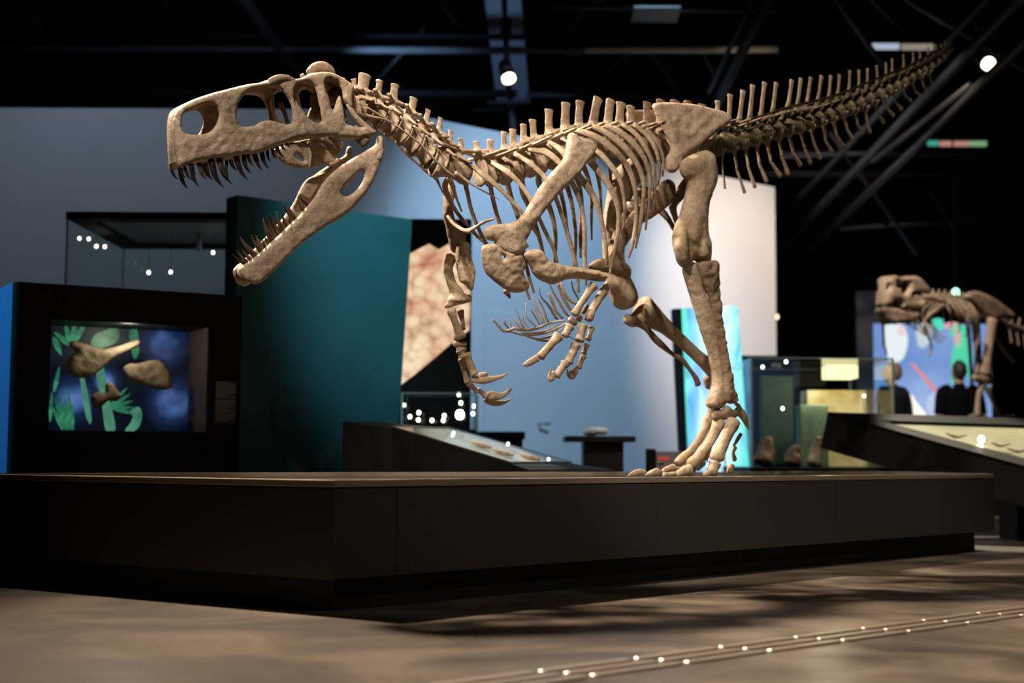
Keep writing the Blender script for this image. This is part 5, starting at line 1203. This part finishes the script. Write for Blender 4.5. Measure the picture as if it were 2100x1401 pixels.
LIT = image_panel('lit_cream_block', [(.3, (.55, .42, .16)), (.55, (.95, .82, .48)), (.8, (1, .95, .75))], 4, 0, lit=False)
def blk(name, x0, y0, x1, y1, Y, dep, mat, label, cat, grp):
    p, q_ = P(x0, y0, Y), P(x1, y1, Y)
    return tag(solid(name, box((p[0], Y, kb), (q_[0], Y + dep, p[2])), mat, None, .01), label, cat, grp)
blk('display_block', 1655, 800, 1780, 960, 12.9, .3, LIT, 'brightly lit cream block in the large glass case', 'display block', None)
blk('display_block', 1640, 830, 1700, 960, 12.4, .2, plain('green_block', (.10, .16, .11), .6, noise=.4, nscale=8), 'grey-green block in front of the cream block', 'display block', None)
blk('display_card', 1560, 770, 1630, 960, 13.1, .04, plain('green_card', (.012, .05, .04), .6, noise=.4, nscale=8), 'dark green upright card at the left of the large glass case', 'display card', None)
solid('lamp_housing', box((P(1700, 760, 12.6)[0], 12.6, kz - .13), (P(1760, 760, 12.6)[0], 12.9, kz - .012)), emit_mat('case_lamp_glow', (1, .86, .45), 1.6), kc, .006)
kl = bpy.data.lights.new('glass_case_lamp', 'POINT'); kl.energy = 14; kl.color = (1, .85, .6); kl.shadow_soft_size = .06
ko = bpy.data.objects.new('glass_case_lamp', kl); COL.objects.link(ko); ko.location = P(1690, 778, 12.3)
glint_beads(kc, [P(x, y, 11.94) for x, y in ((1564, 753), (1605, 838), (1772, 812))], .012, 6); glint_beads(kc, [P(1612, 742, 11.94)], .012, 6)  # reflection dots on the front pane, built as glowing beads
for i, (x, y, sz, lab) in enumerate(((1565, 905, .10, 'pinkish-brown fossil lump nearest the left glass edge'), (1625, 925, .08, 'upright brown fossil lump in the middle of the large glass case'), (1668, 900, .07, 'pale curved fossil tip before the lit cream block'))):
    p = P(x, y, 12.15)
    g = Geo(); g.add(tube([[p[0], 12.15, kb + .01], [p[0] + .02, 12.17, kb + .1], [p[0] + .05, 12.15, max(p[2], kb + .16)]], [sz, sz * .8, sz * .35], n=9, lump=.2, seg=14))
    o = g.remesh('fossil_lump', bone_mat('pink_fossil', (.35, .22, .16), (.25, .15, .11), (.1, .06, .04), (.2, .12, .08), .3) if i < 2 else FOS, None, .012, 2)
    o.location.z += kb + .0005 - (WLOC[o.name][2] + min(v.co.z for v in o.data.vertices))
    tag(o, lab, 'fossil', 'fossils in the large glass case')

# ---- long sloping slab case on the right
A = P(1697, 845, 11.0); B = P(2330, 1018, 9.6); C = P(2420, 868, 11.6); Dp = P(1742, 846, 11.12)
nrm = unit(np.cross(B - A, C - A)); nrm = nrm if nrm[2] > 0 else -nrm
Dp = on_plane(1742, 846.5, A, nrm)
lc = empty('slab_case', (*((A + B + C + Dp) / 4)[:2], 0), 'long black tilted slab case with a warmly lit glass top at the right', 'display case')
down = np.array([-.06, 0, -.28])
solid('slab_body', slab([A - nrm * .03, B - nrm * .03, C - nrm * .03, Dp - nrm * .03], down + nrm * .03), BLACK, lc, .004)
tp_ = [on_plane(x, y, A, nrm) for x, y in ((1803, 862), (2400, 1018), (2415, 882))]
for q_ in ((A, B, tp_[1], tp_[0]), (B, C, tp_[2], tp_[1]), (C, Dp, A, tp_[0], tp_[2])):
    solid('slab_rim', slab(list(q_), -nrm * .0299), BLACK, lc)
solid('slab_tray', slab([x - nrm * .028 for x in tp_], nrm * .004), image_panel('straw_tray', [(.3, (.40, .36, .24)), (.6, (.55, .48, .35)), (.8, (.65, .58, .44))], 3, 0, lit=False), lc)
solid('slab_glass', slab([x - nrm * .007 for x in tp_], nrm * .006), GLASS, lc)
cpt = (A + B + C) / 3
solid('slab_foot', box((cpt[0] - .3, cpt[1] - .2, 0), (cpt[0] + .4, cpt[1] + .2, cpt[2] - .33)), BLACK, lc)
spot('slab_fill_spot', (3.4, 13.4, 5.6), tuple(on_plane(2020, 900, A, nrm)), 3200, (1, .88, .66), 17, .5)  # overhead lamp added in place of light inside the slab case
p = on_plane(2011, 909, A, nrm)
glint_beads(lc, [p + nrm * .03], .022, 14)  # highlight on the slab glass, built as one glowing bead
for i, (x, y) in enumerate(((1960, 900), (2050, 918), (2085, 930))):
    p = on_plane(x, y, A, nrm) + nrm * .015; e1 = unit(B - A)
    g = Geo(); g.add(tube([p - e1 * .08 + nrm * .01, p, p + unit(C - A) * .08 + nrm * .015], [.008, .014, .006], n=7)); tag(g.mk('flat_fossil', FOS), ('pale fossil splinter lying leftmost on the slab case', 'pale fossil splinter lying in the middle of the slab case', 'pale fossil splinter lying rightmost on the slab case')[i], 'fossil', 'fossil splinters on the slab case')

# ---- second skeleton far right
H0 = np.array([3.98, 14.5, 0]); H1 = np.array([5.30, 15.7, 0])
AX = unit(H1 - H0); NL = np.array([AX[1], -AX[0], 0])
zb2 = D(*Z(10, 1250, 1290), 0)[2]
cxy = D(*Z(10, 1180, 1290), 0)
pl2 = empty('skeleton_plinth', (cxy[0] + .2, cxy[1], 0), 'tall black plinth under the distant second skeleton', 'plinth')
solid('plinth_block', box((cxy[0] - .35, cxy[1] - .45, 0), (cxy[0] + 1.2, cxy[1] + .75, zb2 - .10)), BLACK, pl2, .005); solid('plinth_cap', box((cxy[0] - .37, cxy[1] - .47, zb2 - .10), (cxy[0] + 1.22, cxy[1] + .77, zb2 - .06)), BLACKM, pl2, .004)
SK2 = empty('dinosaur_skeleton', (cxy[0], cxy[1], zb2 - .02), 'smaller brown skeleton with closed jaws standing far behind at the right', 'skeleton')
B2 = bone_mat('far_bone', (.46, .34, .25), (.34, .245, .175), (.16, .11, .08), (.25, .18, .11), .3)
def p10(name, pts, q=.8, parent=None): return part(name, bone(10, pts, q, 10, .05), B2, parent or SK2)
cx2 = lambda L_: [(680 - (680 - x) * .88, y) for x, y in L_]
s2 = plate(10, cx2([(222, 372), (238, 335), (252, 270), (266, 180), (287, 125), (340, 102), (390, 116), (430, 126), (500, 110), (560, 110), (620, 150), (668, 205), (682, 262), (650, 300), (610, 390), (560, 400), (450, 385), (390, 375), (330, 360), (270, 352)]), [(lambda H_: [(np.mean([q_[0] for q_ in H_]) + (x - np.mean([q_[0] for q_ in H_])) * 1.3, np.mean([q_[1] for q_ in H_]) + (y - np.mean([q_[1] for q_ in H_])) * 1.3) for x, y in H_])(cx2(h_)) for h_ in [[(355, 175), (370, 150), (388, 165), (385, 195), (368, 205)], [(415, 190), (440, 160), (470, 170), (468, 210), (440, 245), (418, 240)], [(335, 335), (350, 315), (380, 318), (400, 345), (370, 358)], [(520, 270), (560, 255), (620, 262), (640, 285), (590, 310), (530, 305)], [(275, 190), (284, 180), (292, 195), (288, 220), (278, 218)]]], lambda x, y: float(np.interp(x, [280, 400, 650], [.03, .07, .10])), .04, 30, 14)
sk2 = part('skull', [s2, mirror_geo(s2), bridge(10, cx2([(235, 345), (252, 270), (266, 185), (290, 128), (340, 108), (400, 122), (480, 118), (560, 116), (630, 165), (670, 215)]), lambda x, y: float(np.interp(x, [280, 400, 650], [.03, .07, .10])), .03)], B2, SK2)
j2 = plate(10, cx2([(216, 382), (270, 366), (360, 378), (450, 398), (560, 412), (602, 420), (565, 472), (480, 498), (400, 510), (330, 516), (270, 490), (232, 432)]), [], lambda x, y: float(np.interp(x, [280, 400, 600], [.03, .06, .09])), .035, 28, 16)
j2m = mirror_geo(j2)
part('lower_jaw', [j2, j2m], B2, SK2)
spn = [(640, 250), (690, 255), (740, 258), (790, 262), (840, 268), (890, 272), (940, 282), (990, 296), (1050, 320), (1110, 350), (1170, 385), (1230, 420), (1290, 460), (1350, 500), (1410, 525), (1470, 545), (1530, 560)]
for i, (x, y) in enumerate(spn):
    x2, y2 = spn[i + 1] if i + 1 < len(spn) else (x + 55, y + 14)
    sh = -34 if i < 12 else -60
    part('vertebra', [bone(10, [(x, y + 12, 0, 22), (x * .5 + x2 * .5, y * .5 + y2 * .5 + 12, 0, 17), (x2 - 4, y2 + 12, 0, 22)], 1, 8, 0), bone(10, [((x + x2) / 2, y, 0, 14), ((x + x2) / 2 + (8 if i > 11 else 0), y + sh, 0, 13)], .5, 8, 0)], B2, SK2)
    if i > 12: p10('chevron', [(x + 10, y + 40, 0, 9), (x + 20, y + 110, 0, 9), (x + 30, y + 170, 0, 11)])
for i, (x, y, dx, dy) in enumerate(((700, 268, 110, 190), (740, 272, 130, 220), (790, 276, 150, 250), (840, 282, 160, 280), (890, 290, 165, 290), (940, 300, 150, 280), (990, 318, 120, 240))):
    rb = bone(10, [(x, y, .08, 11), (x + dx * .45, y + dy * .2, .22, 14), (x + dx * .85, y + dy * .55, .28, 13), (x + dx, y + dy, .25, 9), (x + dx * .95, y + dy * 1.25, .2, 6)], .6, 8)
    part('rib', rb, B2, SK2); part('rib', mirror_geo(rb), B2, SK2)
p10('scapula', [(645, 285, .26, 22), (720, 292, .28, 24), (790, 318, .30, 30), (815, 348, .30, 28), (760, 388, .31, 26), (700, 430, .31, 22), (655, 472, .30, 16)], .5)
i2 = plate(10, [(975, 285), (1000, 250), (1050, 235), (1120, 245), (1220, 290), (1330, 368), (1400, 428), (1395, 478), (1300, 468), (1240, 490), (1180, 470), (1110, 430), (1040, 355)], [], .15, .04, 40, 18)
part('ilium', i2, B2, SK2); part('ilium', mirror_geo(i2), B2, SK2)
p10('femur', [(1215, 480, .2, 52), (1200, 600, .2, 46), (1175, 760, .2, 42), (1160, 900, .2, 50), (1155, 940, .2, 52)]); p10('femur', [(1070, 500, -.2, 44), (1090, 680, -.2, 38), (1095, 850, -.2, 36), (1090, 930, -.2, 44)])
p10('knee', [(1060, 965, .2, 26), (1130, 990, .2, 40), (1205, 985, .2, 34)]); p10('tibia', [(1140, 1010, .2, 40), (1110, 1080, .2, 30), (1095, 1180, .2, 26), (1090, 1290, .2, 36)]); p10('tibia', [(1180, 1060, -.2, 36), (1220, 1160, -.2, 24), (1270, 1270, -.2, 30)])
for x in (1040, 1090, 1140): p10('toe', [(x + 20, 1288, .2, 16), (x - 20, 1296, .2, 12)])
for x in (1290, 1340, 1390): p10('toe', [(x, 1285, -.2, 16), (x + 28, 1294, -.2, 12)])
p10('pubis', [(1230, 600, 0, 26), (1280, 680, 0, 22), (1340, 760, 0, 18), (1400, 830, 0, 22)])
p10('humerus', [(655, 480, .28, 18), (640, 540, .28, 14), (690, 650, .28, 12)]); p10('forearm', [(690, 655, .28, 12), (700, 720, .27, 10), (680, 790, .26, 8)])
p10('humerus', [(290, 510, -.22, 16), (296, 600, -.22, 12), (300, 690, -.22, 14)]); p10('forearm', [(300, 695, -.22, 11), (318, 740, -.22, 9), (322, 785, -.22, 5)])
part('mount_post', tube([D(*Z(10, 1000, 330), 0), D(*Z(10, 1060, 1290), 0)], .02, n=3), STEEL, SK2)

# ---- video wall and dark panels behind it
vx = lambda x, y, Y=19.0: P(x, y, Y)
vw = empty('video_wall', (*P(1890, 800, 19.0)[:2], 0), 'bright blue video wall glowing behind the visitors', 'video wall')
a0, a1 = P(1793, 664, 19), P(2030, 664, 19)
VM = image_panel('video_picture', [(.35, (.14, .26, .58)), (.55, (.22, .36, .70)), (.75, (.42, .56, .85))], 1.1, 1.0)
solid('screen', box((a0[0], 19.0, P(1900, 866, 19)[2]), (a1[0], 19.06, a0[2])), VM, vw); solid('screen_base', box((a0[0], 19.0, 0), (a1[0], 19.1, P(1900, 866, 19)[2] - .002)), BLACK, vw)
gfx = [('white', (.85, .92, .95), .95, [(1812, 668), (1850, 666), (1862, 700), (1850, 738), (1824, 740), (1815, 700)]), ('white', (.7, .82, .85), .8, [(1880, 668), (1912, 668), (1905, 705), (1885, 712)]), ('pink', (.95, .6, .62), .9, [(1838, 670), (1852, 668), (1856, 688), (1846, 690)]),
       ('red', (.85, .3, .3), .9, [(1866, 745), (1872, 744), (1924, 802), (1918, 806)]), ('white', (1, .95, .85), 1.1, [(1868, 808), (1880, 826), (1900, 852), (1868, 852)]), ('green', (.1, .75, .45), .9, [(1952, 790), (1952, 725), (1964, 690), (1950, 690), (1950, 668), (1978, 668), (1990, 700), (1995, 740), (1988, 778), (1972, 740), (1958, 744), (1960, 772)]),
       ('pink', (.9, .4, .45), .9, [(1936, 664), (1966, 664), (1970, 712), (1958, 714), (1954, 676), (1938, 674)]), ('green', (.1, .8, .6), .9, [(1912, 655), (1934, 655), (1934, 676), (1914, 674)]), ('blue', (.1, .4, .9), .9, [(1800, 770), (1812, 772), (1806, 822), (1800, 822)]), ('pale', (.55, .66, .9), .9, [(1902, 815), (1938, 800), (1940, 850), (1905, 852)])]
for nm, col, s, pl in gfx:
    solid('picture_patch', slab([P(x, y, 18.996) for x, y in poly_resample(pl, 9)], (0, .0035, 0)), emit_mat('patch_' + nm, col, s), vw)
gp0, gp1 = P(1756, 597, 20.5), P(1792, 597, 20.5)
tag(solid('grey_panel', box((gp0[0], 20.5, 0), (gp1[0] + .3, 20.6, gp0[2])), plain('panel_grey', (.10, .09, .10), .7), None, .004), 'narrow dark grey panel left of the video wall', 'panel')
def beacon(px, py, Y, r, col, s, lab):
    p = P(px, py, Y); e = empty('beacon_lamp', p, lab, 'lamp')
    g = Geo(); g.add(tube([p - UP * r * .5, p + UP * r * .5], [r, r], n=4, seg=14, tip=.8)); g.mk('glow_globe', emit_mat('beacon_glow', col, s), e)
    g = Geo(); g.add(tube([p + UP * r * 1.2, [p[0], p[1], 9.0]], .012, n=3, seg=8)); g.mk('hanging_rod', BLACKM, e)
beacon(1960, 600, 18, .04, (.3, 1, .65), 5, 'green glowing lamp above the back of the second skeleton'); beacon(1593, 650, 19, .025, (1, .65, .35), 3, 'tiny warm lamp at the right end of the white wall')

# ---- two visitors seen from behind
def visitor(x, y, rot, h, shirt, trous, hair, label, turn=0.0, short=False):
    s = h / 1.74
    R = Matrix.Rotation(rot, 3, 'Z'); Rn = np.array(R)
    W = lambda p: (np.array(p, float) * s) @ Rn.T + [x, y, 0]
    fr = Rn @ np.array([0, 1.0, 0])
    Ht = np.array(Matrix.Rotation(turn, 3, 'Z'))
    Wh = lambda p: W(Ht @ (np.array(p, float)))
    def tb_(pts, rad, q=1.0, f=W, **k): return tube([f(p) for p in pts], np.array(rad) * s, q, ref=fr, **k)
    e = empty('person', (x, y, 0), label, 'person')
    g = Geo()
    g.add(tb_([(0, -.01, 1.42), (0, 0, 1.50), (0, .012, 1.56)], [.062, .056, .058]))
    g.add(tb_([(0, .015, 1.525), (0, .02, 1.56), (0, .012, 1.62), (0, 0, 1.68), (0, -.005, 1.72)], [.05, .068, .077, .074, .05], 1.2, Wh, seg=16, tip=.35))
    g.add(tb_([(0, .09, 1.63), (0, .115, 1.605), (0, .095, 1.595)], [.012, .016, .012], 1, Wh)); g.add(tb_([(-.022, .088, 1.57), (.022, .088, 1.57)], [.009, .009], 1, Wh))
    for sx in (-1, 1):
        g.add(tb_([(sx * .078, -.005, 1.59), (sx * .088, -.012, 1.635)], [.014, .018], .9, Wh)); g.add(tb_([(sx * .03, .075, 1.645), (sx * .032, .08, 1.645)], [.015, .012], 1, Wh))
        sh, el, wr = (sx * .19, -.01, 1.38), (sx * .25, -.03, 1.10), (sx * .25, .06, .86)
        g.add(tb_([sh, el, wr], [.05, .042, .029])); g.add(tb_([wr, (sx * .25, .075, .80), (sx * .248, .085, .765)], [.028, .04, .036], .5))
        for k in range(4):
            oy = (k - 1.5) * .018; ln = (.07, .082, .078, .06)[k]
            g.add(tb_([(sx * .248, .083 + oy, .775), (sx * .244, .088 + oy, .775 - ln * .5), (sx * .232, .092 + oy, .775 - ln)], [.0095, .009, .0075], n=6))
        g.add(tb_([(sx * .24, .10, .815), (sx * .232, .122, .785), (sx * .228, .125, .755)], [.011, .0105, .009], n=6))
        g.add(tb_([(sx * .09, 0, .92), (sx * .10, .02, .5), (sx * .10, -.01, .09)], [.085, .056, .04])); g.add(tb_([(sx * .10, -.05, .045), (sx * .11, .06, .04), (sx * .115, .15, .03)], [.036, .036, .03], 1))
    g.add(tb_([(0, 0, .88), (0, 0, 1.05), (0, -.005, 1.25), (0, -.01, 1.40)], [.155, .14, .16, .12], .62))
    g.remesh('body', plain('skin', (.38, .22, .15), .55), e, .009, 2)
    g = Geo(); g.add(tb_([(0, 0, .86), (0, 0, 1.0), (0, -.005, 1.2), (0, -.01, 1.36), (0, -.012, 1.43)], [.185, .178, .195, .19, .10], .66, seg=20, tip=.1))
    for sx in (-1, 1): g.add(tb_([(sx * .12, -.01, 1.40), (sx * .20, -.01, 1.37), (sx * .255, -.03, 1.12)] + ([] if short else [(sx * .255, .055, .88)]), [.075, .08, .062] + ([] if short else [.045]), .95))
    g.add(tb_([(0, -.012, 1.42), (0, -.006, 1.475)], [.078, .068]))
    g.remesh('shirt', shirt, e, .011, 3)
    g = Geo(); g.add(tb_([(0, 0, .82), (0, 0, .96)], [.18, .172], .68, seg=18))
    for sx in (-1, 1): g.add(tb_([(sx * .092, 0, .88), (sx * .10, .02, .5), (sx * .102, -.005, .08)], [.105, .078, .068]))
    g.remesh('trousers', trous, e, .012, 2)
    for sx in (-1, 1):
        g = Geo(); g.add(tb_([(sx * .10, -.07, .048), (sx * .11, .05, .048), (sx * .115, .17, .036)], [.048, .048, .036], 1, tip=.5))
        o = g.mk('shoe', BLACK, e)
    if hair:
        g = Geo(); g.add(tb_([(0, -.035, 1.56), (0, -.038, 1.62), (0, -.018, 1.69), (0, -.008, 1.735)], [.06, .079, .08, .05], 1.12, Wh, seg=16, tip=.4)); g.remesh('hair', hair, e, .008, 2)
    return e
HAIR = plain('dark_hair', (.012, .010, .009), .6); GHAIR = plain('short_grey_hair', (.07, .05, .04), .7)
NAVY = plain('navy_shirt', (.006, .007, .011), .95, 0, .05); BLK = plain('black_shirt', (.003, .003, .004), .95, 0, .05); TRS = plain('dark_trousers', (.005, .005, .006), .95, 0, .05)
v1p, v2p = P(1829, 745, 16.6), P(1966, 742, 16.8)
visitor(v1p[0], v1p[1], math.radians(38), v1p[2], NAVY, TRS, GHAIR, 'person with short hair in a dark navy top before the video wall', .5)
visitor(v2p[0], v2p[1], math.radians(2), v2p[2], BLK, TRS, HAIR, 'person with dark hair and black top seen from behind beside the skeleton leg', 0, True)
